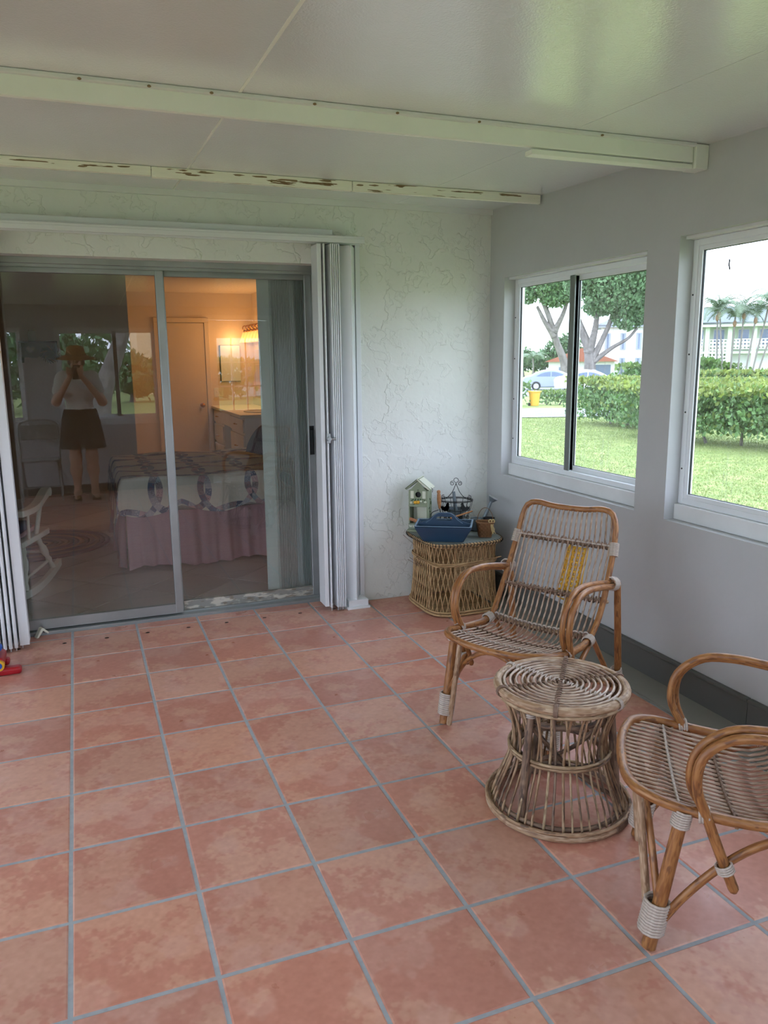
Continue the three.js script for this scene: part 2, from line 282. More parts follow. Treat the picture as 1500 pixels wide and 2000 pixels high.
{
  const L = ['white sliding window beside the stucco corner, looking out on the tree', 'white sliding window looking out on the palms and hedge', 'white sliding window nearest the front wall'];
  openings.right.forEach(([a, b, c, d], i) => slidingWindow(i + 1, b - a, d - c, [XR, c, a], -Math.PI / 2, L[i]));
  openings.front.forEach(([a, b, c, d], i) => slidingWindow(i + 4, b - a, d - c, [b, c, ZF], Math.PI, ['white sliding window of the front wall beside the folding chair', 'white sliding window right behind the photographer'][i], i ? .42 : .09));
  openings.left.forEach(([a, b, c, d], i) => slidingWindow(i + 6, b - a, d - c, [XL, c, b], Math.PI / 2, 'unseen white side-wall window enlarged to let more light into the porch'));  // out of view, sized for the daylight they let in
  // half-glazed front door, seen mirrored in the sliding door
  const d = structure('door_3', 'white half-glazed porch door with nine panes', [1.98, 0, ZF]);
  const x0 = .11, x1 = .65, y0 = .9, y1 = 1.78;
  put('casing', [bx(-.05, 0, 0, 2.05, -.015, .0), bx(.76, .805, 0, 2.05, -.015, 0), bx(0, .76, 2, 2.05, -.015, 0)], M.trimWhite, d);
  put('leaf', [bx(.005, x0, .01, 1.99, .03, .07), bx(x1, .755, .01, 1.99, .03, .07), bx(x0, x1, .01, y0, .03, .07), bx(x0, x1, y1, 1.99, .03, .07)], M.trimWhite, d);
  for (const a of [.11, .4]) put('panel', bx(a, a + .25, .18, .74, .022, .032, .008), M.trimWhite, d);
  const bar = put('muntin', [bx(x0 + .172, x0 + .19, y0, y1, .035, .062), bx(x1 - .19, x1 - .172, y0, y1, .035, .062), bx(x0, x1, y0 + .285, y0 + .303, .035, .062), bx(x0, x1, y1 - .303, y1 - .285, .035, .062)], M.frameWhite, d);
  for (let i = 0; i < 3; i++) for (let j = 0; j < 3; j++) put('pane', paneGeo(x0 + i * .18, x0 + i * .18 + .18, y0 + j * .2933, y0 + j * .2933 + .2933, .048), M.glass, bar);
  put('knob', [new THREE.SphereGeometry(.028, 14, 10).translate(.07, .9, -.03), rod([.07, .9, .03], [.07, .9, -.02], .012), rod([.07, .9, .031], [.07, .9, .022], .032, .032, 16)], M.brass, d);
  put('deadbolt', rod([.07, 1.04, .031], [.07, 1.04, .012], .026, .024, 16), M.brass, d);
}
// ---------- sliding door ----------
{
  const d = structure('door_1', 'aluminium sliding glass door between porch and bedroom');
  put('head', [bx(.03, 1.78, 1.915, 1.946, -.215, -.1, .003), bx(.03, 1.78, 1.9, 1.917, -.135, -.118)], M.alu, d);
  put('jamb', bx(.03, .062, 0, 1.93, -.215, -.1, .003), M.alu, d); put('jamb', bx(1.744, 1.78, 0, 1.93, -.215, -.1, .003), M.alu, d);
  put('track', [bx(.03, 1.78, -.01, .014, -.225, -.105, .003), bx(.03, 1.78, .01, .024, -.16, -.152), bx(.03, 1.78, .01, .024, -.196, -.188)], M.alu, d);
  const panel = (x0, x1, z, bottom, label, right) => {
    const g = new THREE.Group(); g.name = 'sliding_panel'; g.userData.label = label; g.position.set(0, .02, z); g.rotation.x = R(-.47); d.add(g);
    put('stile', bx(x0, x0 + .04, 0, 1.89, -.016, .016, .004), M.alu, g); put('stile', bx(x1 - .042, x1, 0, 1.89, -.016, .016, .004), M.alu, g);
    put('top_rail', bx(x0 + .04, x1 - .04, 1.855, 1.89, -.014, .014, .003), M.alu, g);
    put('bottom_rail', [bx(x0 + .04, x1 - .04, 0, .052, -.014, .014, .003), bx(x0 + .04, x1 - .04, .048, .056, -.008, .018)], bottom, g);
    const m = put('glass', paneGeo(x0 + .038, x1 - .038, .05, 1.858, 0), M.doorGlass, g); m.userData.label = 'tinted reflecting door glass';
    if (right) { put('handle', [bx(x1 - .036, x1 - .008, .86, 1.03, .016, .022, .002), bx(x1 - .03, x1 - .014, .88, 1.01, .022, .034, .004)], M.black, g); put('lock_edge', bx(x1 - .004, x1 + .004, .8, 1.1, -.01, .012), M.black, g); }
  };
  panel(.055, .925, -.142, M.alu, 'sliding glass panel', false);
  panel(.893, 1.745, -.182, M.aluWorn, 'sliding glass panel with corroded bottom rail', true);
  // white plastic clip on the sill
  const c = thing('plastic_clip', 'small white plastic clip lying by the sliding door sill', 'clip', [.176, .0, -.075], R(25));
  put('bracket', extrude(poly([[-.03, 0], [-.022, 0], [.004, .034], [.03, .012], [.033, .016], [.006, .044], [-.002, .044]]), .03, .002).translate(0, .003, -.015), M.plastic, c);
  put('spring', tube([[-.012, .012, 0], [.002, .026, .002], [.016, .014, 0]], .002, 8, 5), M.steel, c);
}
// ---------- accordion shutters ----------
function shutter(label, pts, hinge = .0042) {             // pts: fold points in plan; every stretch between two is one blade
  const t = thing('accordion_shutter', label, 'shutter', [pts[0][0], 0, 0], 0), ox = pts[0][0];
  for (let i = 0; i + 1 < pts.length; i++) {
    const [ax, az] = pts[i], [bx_, bz] = pts[i + 1], L = Math.hypot(bx_ - ax, bz - az), y0 = .022 + (i % 2) * .01, h = 2.035 - y0;
    const g = new RoundedBoxGeometry(L, h, .0055, 1, .002); g.rotateY(-Math.atan2(bz - az, bx_ - ax)); g.translate((ax + bx_) / 2 - ox, y0 + h / 2, (az + bz) / 2);
    const b = put('blade', planar(g), M.shutter, t);
    if (L < .2) { put('hinge', rod([bx_ - ox, y0, bz], [bx_ - ox, y0 + h, bz], hinge, hinge, 8), M.shutter, b); put('roller_pin', rod([bx_ - ox, .006, bz], [bx_ - ox, y0 + .012, bz], .004, .004, 6), M.steel, b); }
  }
  return t;
}
{
  const s = shutter('folded white accordion shutter beside the stucco wall, with a thumb lock', [[1.722, .015], [1.732, .125], [1.762, .012], [1.769, .128], [1.776, .012], [1.78, .128], [1.787, .012], [1.791, .128], [1.798, .012], [1.802, .128], [1.81, .02], [1.814, .128], [1.82, .05], [1.886, .116], [1.935, .02]]);
  const ox = 1.722;
  put('lead_post', [bx(1.695 - ox, 1.719 - ox, .03, 2.035, .112, .118, .002), bx(1.697 - ox, 1.703 - ox, .03, 2.035, .0, .112, .002)], M.shutter, s);
  put('lock', [rod([1.735 - ox, 1.0, .125], [1.735 - ox, 1.0, .145], .013, .012, 14), bx(1.724 - ox, 1.746 - ox, .975, 1.03, .122, .13, .003), rod([1.75 - ox, 1.0, .13], [1.775 - ox, 1.0, .135], .006, .009, 10)], M.steel, s);
  put('wall_channel', [bx(1.94 - ox, 1.968 - ox, .03, 2.05, 0, .03, .003)], M.shutter, s);
  put('foot_bracket', [bx(1.835 - ox, 1.955 - ox, .012, .052, .03, .13, .003), bx(1.825 - ox, 1.962 - ox, 0, .013, .02, .142, .002)], M.shutter, s);
  const l = shutter('folded white accordion shutter beside the red and blue toy', [[.125, .02], [.095, .09], [.08, .01], [.068, .12], [.056, .01], [.043, .125], [.031, .01], [.018, .128], [.005, .01], [-.008, .13], [-.022, .01], [-.035, .13], [-.05, .01], [-.062, .13]], .0085);
  put('lead_post', [bx(.084 - .125, .13 - .125, .025, 2.035, .1, .106, .002), bx(.122 - .125, .128 - .125, .025, 2.035, .01, .1, .002)], M.shutter, l);
  const tr = thing('shutter_track', 'white double shutter rails above the sliding door', 'rail', [.9, 0, 0]);
  put('upper_rail', [bx(-1.6, .9, 2.085, 2.116, 0, .075, .004), bx(-1.6, .9, 2.078, 2.09, .05, .078, .002)], M.shutter, tr);
  put('lower_rail', [bx(-1.6, 1.062, 2.062, 2.078, 0, .128, .003), bx(-1.6, 1.062, 2.042, 2.066, .12, .13, .002), bx(-1.6, 1.062, 2.042, 2.066, .05, .058, .002)], M.shutter, tr);
}
// ---------- rattan armchairs ----------
function rattanChair(label, x, z, turn) {
  const t = thing('rattan_armchair', label, 'chair', [x, 0, z], turn);
  const both = (f) => [-1, 1].forEach(f), sag = (u, k) => -.02 * (1 - u * u) * k;
  // hooped back and bowed seat, each one bent pole
  const side = [[.222, .372, -.016], [.226, .42, -.062], [.226, .496, -.112], [.222, .6, -.166], [.217, .691, -.21], [.208, .775, -.236], [.188, .818, -.245], [.15, .829, -.248], [.07, .82, -.248]];
  put('back_frame', tube([...side, ...side.slice().reverse().map(([a, b, c]) => [-a, b, c])], .0125, 64, 8), M.rattan, t);
  const loop = [[.222, .372, -.016], [.226, .36, .05], [.232, .364, .13], [.234, .376, .22], [.226, .39, .3], [.196, .396, .35], [.14, .391, .375], [.06, .386, .386]];
  put('seat_frame', tube([...loop, ...loop.slice().reverse().map(([a, b, c]) => [-a, b, c])], .0135, 64, 8), M.rattan, t);
  // long cane slats running from the front rail through the seat and up the back
  for (let i = -9; i <= 9; i++) {
    const u = i / 9.5, j = () => rr(-.0012, .0012), w = .212, f = .383 - .045 * Math.pow(Math.abs(u), 3);
    put('slat', tube([[u * w, .393, f], [u * w + j(), .388 + sag(u, .5), .3], [u * w + j(), .372 + sag(u, .9), .21], [u * w + j(), .356 + sag(u, 1), .11], [u * w, .352 + sag(u, 1), .035], [u * w, .378 + sag(u, .6), -.03], [u * w * 1.01 + j(), .47, -.096], [u * w * 1.01 + j(), .59, -.158], [u * w + j(), .69, -.203], [u * w * .97, .766, -.228], [u * w * .93, .822 - .008 * (1 - Math.abs(u)), -.246]],   .0041, 22, 5, false, false), M.slat, t);
  }
  // cross bars under the slats, wound with cane
  let i = 0; for (const [hw, y, zz, k, r, m] of [[.233, .37, .262, .68, .006, M.bindDark], [.229, .35, .135, 1, .006, M.bindDark], [.222, .368, -.02, .6, .008, M.bindDark], [.238, .49, -.117, 0, .008, M.bindDark], [.222, .688, -.216, 0, .009, M.bindDark]]) {
    const pts = [-1, -.6, -.2, .2, .6, 1].map((u) => [u * hw, y + sag(u, k), zz]); i++;
    const b = put('cross_bar', tube(pts, r, 12, 6), M.rattanPale, t);
    put('lashing', coil(pts.map(([a, c, e]) => [a * .93, c, e]), r + .0045, .0036, 26), m, b);
    put('lashing', merge(Array.from({ length: 19 }, (_, i) => { const u = (i - 9) / 9.5; return new THREE.TorusGeometry(.0082, .0036, 5, 8).rotateX(y > .45 ? 1.2 : .45).translate(u * .212, y + sag(u, k) + (y > .45 ? .004 : r + .003), zz + (y > .45 ? .011 : 0)); })), i % 2 ? M.bind : m, b);
  }
  both((s) => {
    // arm of two poles side by side, bent over in a hoop
    const arm = (dx, dr, r) => tube([[.247, .2, .135], [.247, .29, .172], [.246, .37, .203], [.25, .45 + dr * .2, .232 + dr], [.252, .53 + dr * .6, .222 + dr * .8], [.252, .578 + dr, .165 + dr * .3], [.25, .586 + dr, .09], [.248, .57 + dr, -.03], [.246, .55 + dr, -.13], [.246, .541 + dr, -.19]].map(([a, b, c]) => [s * (a - dx), b, c]), r, 40, 8);
    const a = put('arm', [arm(0, 0, .0125), arm(.021, .012, .011)], M.rattan, t);
    put('binding', [rings([s * .236, .558, -.14], [s * .236, .548, -.185], .026, 8, .0028), rings([s * .247, .24, .153], [s * .247, .262, .162], .019, 4, .003)], M.bind, a);
    // front leg, its inner stay, the bowed side brace
    const l = put('leg', rod([s * .238, .002, .315], [s * .229, .368, .256], .0185, .016, 10), M.rattan, t);
    put('stay', rod([s * .214, .002, .312], [s * .135, .385, .352], .0115, .0095, 8), M.rattanPale, l);
    put('binding', [rings([s * .2305, .042, .3125], [s * .228, .128, .299], .03, 11, .0042)], M.bind, l);
    put('binding', rings([s * .231, .335, .262], [s * .229, .378, .254], .021, 7, .0032), M.bind, l);
    put('brace', tube([[s * .236, .07, .292], [s * .236, .15, .243], [s * .236, .245, .165], [s * .235, .305, .095], [s * .23, .336, .03], [s * .224, .352, -.01]], .0105, 24, 7), M.rattan, t);
    put('binding', rings([s * .2235, .365, -.008], [s * .226, .362, .028], .0205, 6, .0032), M.bind, t);
    put('binding', rings([s * .236, .376, .196], [s * .233, .374, .222], .0195, 4, .0034), M.bind, t);
    put('binding', rings([s * .223, .655, -.194], [s * .218, .705, -.215], .0165, 10, .0028), M.bind, t);
    // rear leg from the arm to the floor, stayed to the seat
    const q = put('leg', rod([s * .246, .002, -.262], [s * .244, .552, -.197], .0155, .0135, 9), M.rattan, t);
    put('stay', rod([s * .24, .06, -.25], [s * .22, .372, -.024], .0105, .0105, 8), M.rattan, q);
    put('binding', rings([s * .244, .12, -.248], [s * .243, .18, -.226], .021, 8, .003), M.bind, q);
  });
  put('stretcher', rod([-.24, .09, -.248], [.24, .09, -.248], .01, .01, 8), M.rattan, t);
  put('stretcher', tube([[-.236, .12, .298], [-.12, .3, .325], [0, .36, .34], [.12, .3, .325], [.236, .12, .298]], .0095, 26, 7), M.rattan, t);
  return t;
}
rattanChair('rattan armchair with a cane-slat seat facing the sliding door, golden fan behind it', 2.113, 1.698, R(-60.42));
rattanChair('paler rattan armchair pulled up close to the round rattan table, away from the hamper', 2.064, 2.927, R(-125.46));
{
  // golden woven fan leaning behind the first chair's back
  const f = thing('woven_fan', 'golden woven cane fan hanging behind the armchair back', 'fan', [2.113, 0, 1.698], R(-60.42));
  const cx = .058, zf = (y) => -.15 - (y - .5) * .46;
  for (let i = 0; i < 5; i++) put('cane_strip', tube(Array.from({ length: 11 }, (_, k) => { const y = .478 + k * .0182; return [cx - .032 + i * .016, y, zf(y) + (k % 2 === i % 2 ? .003 : -.003)]; }), .0058, 20, 5), M.yellowCane, f);
  for (let k = 0; k < 11; k++) put('cane_strip', tube(Array.from({ length: 7 }, (_, i) => { const y = .478 + k * .0182; return [cx - .04 + i * .0133, y, zf(y) + (k % 2 === i % 2 ? -.0035 : .0035)]; }), .0058, 12, 5), M.yellowCane, f);
  put('rim', tube([[cx - .042, .47, zf(.47)], [cx - .044, .57, zf(.57)], [cx - .036, .672, zf(.672)], [cx, .684, zf(.684)], [cx + .036, .672, zf(.672)], [cx + .044, .57, zf(.57)], [cx + .042, .47, zf(.47)]], .004, 30, 5, true), M.yellowCane, f);
  put('handle', rod([cx, .475, zf(.475)], [cx, .4, zf(.4)], .006, .007, 8), M.yellowCane, f);
}
// ---------- round rattan table ----------
{
  const t = thing('rattan_side_table', 'round rattan side table with a waisted cane base between the armchairs', 'table', [1.82, 0, 2.305], R(12));
  const prof = (y) => { const k = [[0, .222], [.05, .208], [.12, .178], [.2, .151], [.27, .149], [.34, .168], [.405, .197]]; for (let i = 1; i < k.length; i++) if (y <= k[i][0]) { const f = (y - k[i - 1][0]) / (k[i][0] - k[i - 1][0]); return lerp(k[i - 1][1], k[i][1], f); } return .197; };
  const circ = (R0, y, r, m, name, seg = 56, rad = 7, par = t) => { const g = new THREE.TorusGeometry(R0, r, rad, seg).rotateX(Math.PI / 2).translate(0, y, 0), uv = g.attributes.uv; for (let i = 0; i < uv.count; i++) uv.setXY(i, uv.getX(i) * R0 * 6.28, uv.getY(i) * r * 6.28); return put(name, g, m, par); };
  circ(.2, .413, .0145, M.rattanPale, 'top_rim', 64, 9); circ(.2, .392, .0065, M.stakes[2], 'under_rim');
  for (let i = 0; i < 9; i++) circ(.03 + i * .0188, .4215, .0048, M.slat, 'ring', 52, 6);
  for (let k = 0; k < 3; k++) {
    const a = k * Math.PI / 3 + .35, c = Math.cos(a), s = Math.sin(a), b = put('spoke', rod([-.2 * c, .4145, -.2 * s], [.2 * c, .4145, .2 * s], .006, .006, 7), M.rattanPale, t);
    const pts = [-1, -.6, -.2, .2, .6, 1].map((q) => [.198 * q * c, .4205, .198 * q * s]);
    put('lashing', coil(pts, .0085, .0033, 24), k === 1 ? M.bind : M.bindDark, b);
    for (const q of [-1, 1]) put('lashing', rings([q * .2 * c - s * .006, .413, q * .2 * s + c * .006], [q * .2 * c + s * .006, .413, q * .2 * s - c * .006], .0175, 4, .0024), k === 1 ? M.bind : M.bindDark, b);
  }
  // cane stakes round the waist
  for (let i = 0; i < 44; i++) {
    const a0 = i / 44 * 6.283 + rr(-.025, .025), lean = (i % 2 ? 1 : -1) * rr(.03, .1) * (i % 5 === 0 ? 2.2 : 1), out = (i % 2) * .0045, pts = [];
    for (const y of [.008, .07, .14, .205, .27, .34, .4]) { const a = a0 + lean * (y > .205 ? (y - .205) / .2 : 0) + (y < .205 ? 0 : 0), r = prof(y) - .004 + (y > .05 && y < .38 ? out * (rnd() * .4 + .6) : 0); pts.push([Math.cos(a) * r, y, Math.sin(a) * r]); }
    put('stake', tube(pts, rr(.0032, .0048), 12, 5, false, false), M.stakes[i % 7 === 3 ? 1 : i % 3 === 0 ? 2 : 0], t);
  }
  circ(.161, .212, .005, M.stakes[2], 'waist_ring'); circ(.16, .2, .005, M.stakes[0], 'waist_ring'); circ(.136, .196, .0095, M.stakes[1], 'inner_ring');
  circ(.136, .33, .009, M.stakes[1], 'inner_ring'); circ(.222, .0135, .0115, M.rattanPale, 'base_ring', 64, 8); circ(.229, .031, .0062, M.stakes[0], 'base_ring'); circ(.2, .03, .008, M.stakes[1], 'base_ring');
  for (let k = 0; k < 3; k++) {
    const a = k * 2.094 + .9, c = Math.cos(a), s = Math.sin(a), l = put('post', rod([.19 * c, .004, .19 * s], [.15 * c, .405, .15 * s], .0135, .0125, 9), M.stakes[1], t);
    put('binding', rings([.156 * c, .352, .156 * s], [.152 * c, .388, .152 * s], .0155, 6, .003), M.bind, l);
    const b = a + 2.094; put('brace', tube([[.185 * c, .05, .185 * s], [.09 * (c + Math.cos(b)) * .9, .17, .09 * (s + Math.sin(b)) * .9], [.14 * Math.cos(b), .31, .14 * Math.sin(b)]], .008, 16, 6), M.stakes[1], t);
  }
  put('binding', merge(Array.from({ length: 12 }, (_, i) => { const a = 1.1 + i * .034; return new THREE.TorusGeometry(.0135, .003, 5, 10).rotateY(-a).translate(Math.cos(a) * .222, .0165, Math.sin(a) * .222); })), M.bindDark, t);
}
// ---------- wicker hamper in the corner ----------
const LID = .428;
{
  const t = thing('wicker_hamper', 'tan open-weave wicker hamper with a grey lid in the stucco corner', 'hamper', [2.44, 0, .265]);
  // outline of the hamper: rounded D standing in the corner, spreading at the foot
  const hw = .222, hd = .235;
  const bent = (a) => { const c = Math.cos(a), n = Math.sin(a), p = 4.2, q = Math.pow(Math.pow(Math.abs(c), p) + Math.pow(Math.abs(n), p), -1 / p); return [c * q * hw, n * q * hd]; };
  const walk = [0]; for (let i = 1; i <= 720; i++) { const p = bent((i - 1) / 720 * 6.2832), q = bent(i / 720 * 6.2832); walk.push(walk[i - 1] + Math.hypot(p[0] - q[0], p[1] - q[1])); }
  const outline = (s, k) => {                                 // s 0..1 of the way round the plan, k scale
    const w = (((s % 1) + 1) % 1) * walk[720]; let lo = 0, hi = 720; while (hi - lo > 1) { const m = (lo + hi) >> 1; if (walk[m] <= w) lo = m; else hi = m; }
    const a = (lo + (w - walk[lo]) / (walk[hi] - walk[lo])) / 720 * 6.2832, c = Math.cos(a), n = Math.sin(a), p = 4.2, q = Math.pow(Math.pow(Math.abs(c), p) + Math.pow(Math.abs(n), p), -1 / p);
    return [c * q * hw * k, n * q * hd * k];
  };
  const wide = (y) => y < .12 ? lerp(1, .93, y / .12) : y < .3 ? lerp(.93, .9, (y - .12) / .18) : lerp(.9, .93, (y - .3) / .12);
  const ringPts = (y, k, n = 48) => Array.from({ length: n }, (_, i) => { const [x, z] = outline(i / n, k); return [x, y, z]; });
  for (let i = 0; i < 8; i++) { const p = [.015, .14, .28, .41].map((y) => { const [x, z] = outline(i / 8 + .0625, wide(y) - .05); return [x, y, z]; }); put('post', tube(p, .008, 10, 6), M.wicker, t); }
  put('added_liner', sheet(30, 6, (u, v) => { const y = .012 + v * .4, [x, z] = outline(-.4 + u * .56, wide(y) - .03); return [x, y, z]; }), M.wicker, t);  // solid liner added inside so the gaps of the weave look dark
  put('bottom_panel', bx(-.19, .19, .006, .012, -.2, .2), M.wicker, t);
  for (const s of [-1, 1]) {                                  // two slanting families of split cane
    const out = [];
    for (let i = 0; i < 50; i++) {
      const s0 = i / 50 + rr(-.0012, .0012), pts = [];
      for (let k = 0; k <= 6; k++) { const y = .014 + k / 6 * .4, [x, z] = outline(s0 + s * (y - .2) * .15, wide(y) - (s > 0 ? .0 : .012)); pts.push([x, y, z]); }
      out.push(tube(pts, .003, 7, 4, false, false));
    }
    const m = put('lattice', merge(out), M.wicker, t); m.userData.kind = 'stuff';
  }
  for (const [y, k, r] of [[.012, 1.0, .007], [.028, .995, .0055], [.402, .95, .006], [.292, .935, .0035], [.298, .945, .0035], [.306, .94, .0035]]) put('band', tube(ringPts(y, k), r, 70, 5, true), M.wicker, t);
  put('band', tube([[-.2, .3, -.06], [-.236, .305, 0], [-.232, .31, .1], [-.2, .296, .2], [-.1, .3, .222], [.05, .312, .226], [.2, .318, .205]], .0035, 30, 5), M.wicker, t);
  for (const [a, b] of [[[-.2, .352, -.1], [-.236, .4, -.2]], [[-.2, .24, -.04], [-.24, .268, -.12]], [[-.2, .252, 0], [-.238, .285, -.1]]]) put('loose_cane', rod(a, b, .0016, .0012, 5), M.bindDark, t);
  const lid = put('lid', extrude(poly(Array.from({ length: 44 }, (_, i) => { const [x, z] = outline(i / 44, 1.03); return [x, -z]; })), .01).rotateX(-Math.PI / 2).translate(0, LID - .012, 0), M.lidBoard, t);
  planar(lid.geometry);
  put('lid_rim', tube(ringPts(LID - .008, 1.045), .0065, 72, 6, true), M.wicker, lid);
  put('lid_rim', tube(ringPts(LID - .02, 1.03), .0055, 72, 6, true), M.wicker, lid);
  put('lid_stitching', merge(Array.from({ length: 84 }, (_, i) => { const [x, z] = outline(i / 84, 1.045); return new THREE.TorusGeometry(.0098, .0024, 4, 8).rotateY(-i / 84 * 6.283 + .5).translate(x, LID - .011, z); })), M.black, lid);
}
// ---------- what stands on the hamper ----------
{
  // birdhouse
  const b = thing('birdhouse', 'tall sage birdhouse with a white roof and a welcome board on the hamper', 'birdhouse', [2.3, LID, .1], R(-38));
  const w = .058, d = .05;
  put('base', bx(-w - .008, w + .008, 0, .012, -d - .006, d + .012, .002), M.sage, b);
  put('side', bx(-w, -w + .007, .012, .245, -d, d, .001), M.sage, b); put('side', bx(w - .007, w, .012, .245, -d, d, .001), M.sage, b);
  put('back', bx(-w + .007, w - .007, .012, .25, -d, -d + .006), M.cream, b);
  const front = poly([[-w + .007, .158], [w - .007, .158], [w - .007, .245], [0, .302], [-w + .007, .245]]), hole = new THREE.Path(); hole.absarc(0, .222, .0175, 0, Math.PI * 2, true); front.holes.push(hole);
  put('front', extrude(front, .006).translate(0, 0, d - .006), M.sage, b);
  put('hole_shade_sheet', bx(-.03, .03, .19, .25, d - .022, d - .02), M.black, b);  // black sheet stands in for the shade inside the hole
  put('lower_ledge', bx(-w, w, .15, .16, d - .012, d + .004, .001), M.sage, b);
  put('inner_panel', bx(-.022, .04, .05, .15, -.012, -.008), M.cream, b);
  put('shutter_plate', bx(-.045, -.026, .2, .244, d, d + .004, .001), M.cream, b); put('shutter_plate', bx(.026, .045, .2, .244, d, d + .004, .001), M.cream, b);
  put('perch_pin', rod([0, .25, d], [0, .25, d + .012], .0015), M.black, b);
  for (const [x, m] of [[0, M.yellow], [-.03, M.sage], [.03, M.sage], [-.042, M.cream], [.043, M.cream], [.018, M.cream], [-.016, M.yellow]]) put('painted_flower', new THREE.SphereGeometry(m === M.yellow ? .012 : .0085, 9, 7).scale(1, .9, .5).translate(x, .178 + (x * 7 % .01), d + .003), m === M.sage ? M.leafDark ?? M.sage : m, b);
  for (let i = -2; i <= 2; i++) put('painted_leaf', new THREE.SphereGeometry(.008, 7, 5).scale(.5, 1.5, .4).rotateZ(i * .5).translate(i * .017, .19, d + .003), M.leafPaint ??= std({ name: 'painted_leaf_green', color: 0x3d5a38, roughness: .6 }), b);
  for (let i = 0; i < 5; i++) put('painted_leaf', new THREE.SphereGeometry(.007, 6, 5).scale(.5, 1.6, .4).rotateX(i).translate(w + .001, .09 + i * .025, -.02 + (i % 3) * .02), M.leafPaint, b);
  for (const s of [-1, 1]) { const g = bx(-.006, .094, -.0045, .0045, -d - .012, d + .016, .002); g.rotateZ(-.68); if (s < 0) g.rotateY(Math.PI); g.translate(0, .312, 0); put('roof_board', g, s < 0 ? M.sage : M.cream, b); put('roof_edge', bx(0, .094, .0045, .006, d + .004, d + .0165, .0005).rotateZ(-.68).scale(s, 1, 1).translate(0, .312, 0), M.sage, b); }
  put('ridge', rod([0, .316, -d - .01], [0, .316, d + .014], .004), M.cream, b);
  put('roof_hook', tube([[.07, .262, .02], [.08, .252, .02], [.078, .235, .022]], .0016, 8, 5), M.black, b);
  const sign = put('welcome_board', bx(-w, w, .014, .05, d - .002, d + .005, .001), std({ name: 'welcome_lettering', roughness: .7, map: canvasTex(256, 80, (g) => { g.fillStyle = '#7d8a78'; g.fillRect(0, 0, 256, 80); g.fillStyle = '#e6e8dc'; g.font = 'bold 44px serif'; g.fillText('WELCOME', 8, 54); }) }), b);
  { const p = sign.geometry.attributes.position, uv = sign.geometry.attributes.uv; for (let i = 0; i < p.count; i++) uv.setXY(i, (p.getX(i) + w) / (2 * w), (p.getY(i) - .014) / .036); }
  put('wooden_slat', bx(-.07, .07, -.009, .009, -.003, .003, .001).rotateZ(-.28).translate(.02, .062, d + .02), M.wood, b);
}
{
  // blue garden caddy
  const c = thing('wooden_caddy', 'slate-blue wooden caddy with a cut-out centre handle on the hamper', 'caddy', [2.335, LID, .358], R(-30));
  const W = .105, D = .07, h = .092, f = .05, thick = .008;
  put('floor_board', bx(-W, W, 0, .008, -D, D), M.blue, c);
  const wallPanel = (w0, w1) => { const s = poly([[-w0, 0], [w0, 0], [w1, h], [-w1, h]]); return extrude(s, thick, .0008); };
  const tilt = Math.atan2(f * .75, h);
  for (const s of [1, -1]) {
    put('side_board', wallPanel(W, W + f).rotateX(tilt).rotateY(s < 0 ? Math.PI : 0).translate(0, .002, s * D), M.blue, c);
    put('end_board', wallPanel(D, D + f * .75).rotateX(Math.atan2(f, h)).rotateY(s * Math.PI / 2).translate(s * W, .002, 0), M.blue, c);
    put('rim_edge', bx(-W - f, W + f, h - .003, h - .0005, s * (D + f * .75) - .004, s * (D + f * .75) + .0055, .001), M.blueEdge, c);
    put('rim_edge', bx(s * (W + f) - .005, s * (W + f) + .005, h - .003, h - .0005, -D - f * .75, D + f * .75, .001), M.blueEdge, c);
  }
  const s = new THREE.Shape(); s.moveTo(-W, .008); s.lineTo(W, .008); s.lineTo(W + f * .9, h - .004); s.bezierCurveTo(W * .75, h + .004, W * .62, h + .05, W * .3, h + .056); s.lineTo(-W * .3, h + .056); s.bezierCurveTo(-W * .62, h + .05, -W * .75, h + .004, -W - f * .9, h - .004); s.closePath();
  const slot = new THREE.Path(); slot.moveTo(-.03, h + .012); slot.absarc(-.034, h + .024, .012, -Math.PI / 2, Math.PI / 2, true); slot.lineTo(.034, h + .036); slot.absarc(.034, h + .024, .012, Math.PI / 2, -Math.PI / 2, true); slot.closePath(); s.holes.push(slot);
  put('handle_board', extrude(s, .01, .001, 10).translate(0, 0, -.005), M.blue, c);
  put('handle_edge', tube([[-W * .98, h - .001, .006], [-W * .72, h + .018, .006], [-W * .5, h + .044, .006], [-W * .28, h + .057, .006], [0, h + .058, .006], [W * .28, h + .057, .006], [W * .5, h + .044, .006], [W * .72, h + .018, .006], [W * .98, h - .001, .006]], .0016, 40, 4), M.blueEdge, c);
}
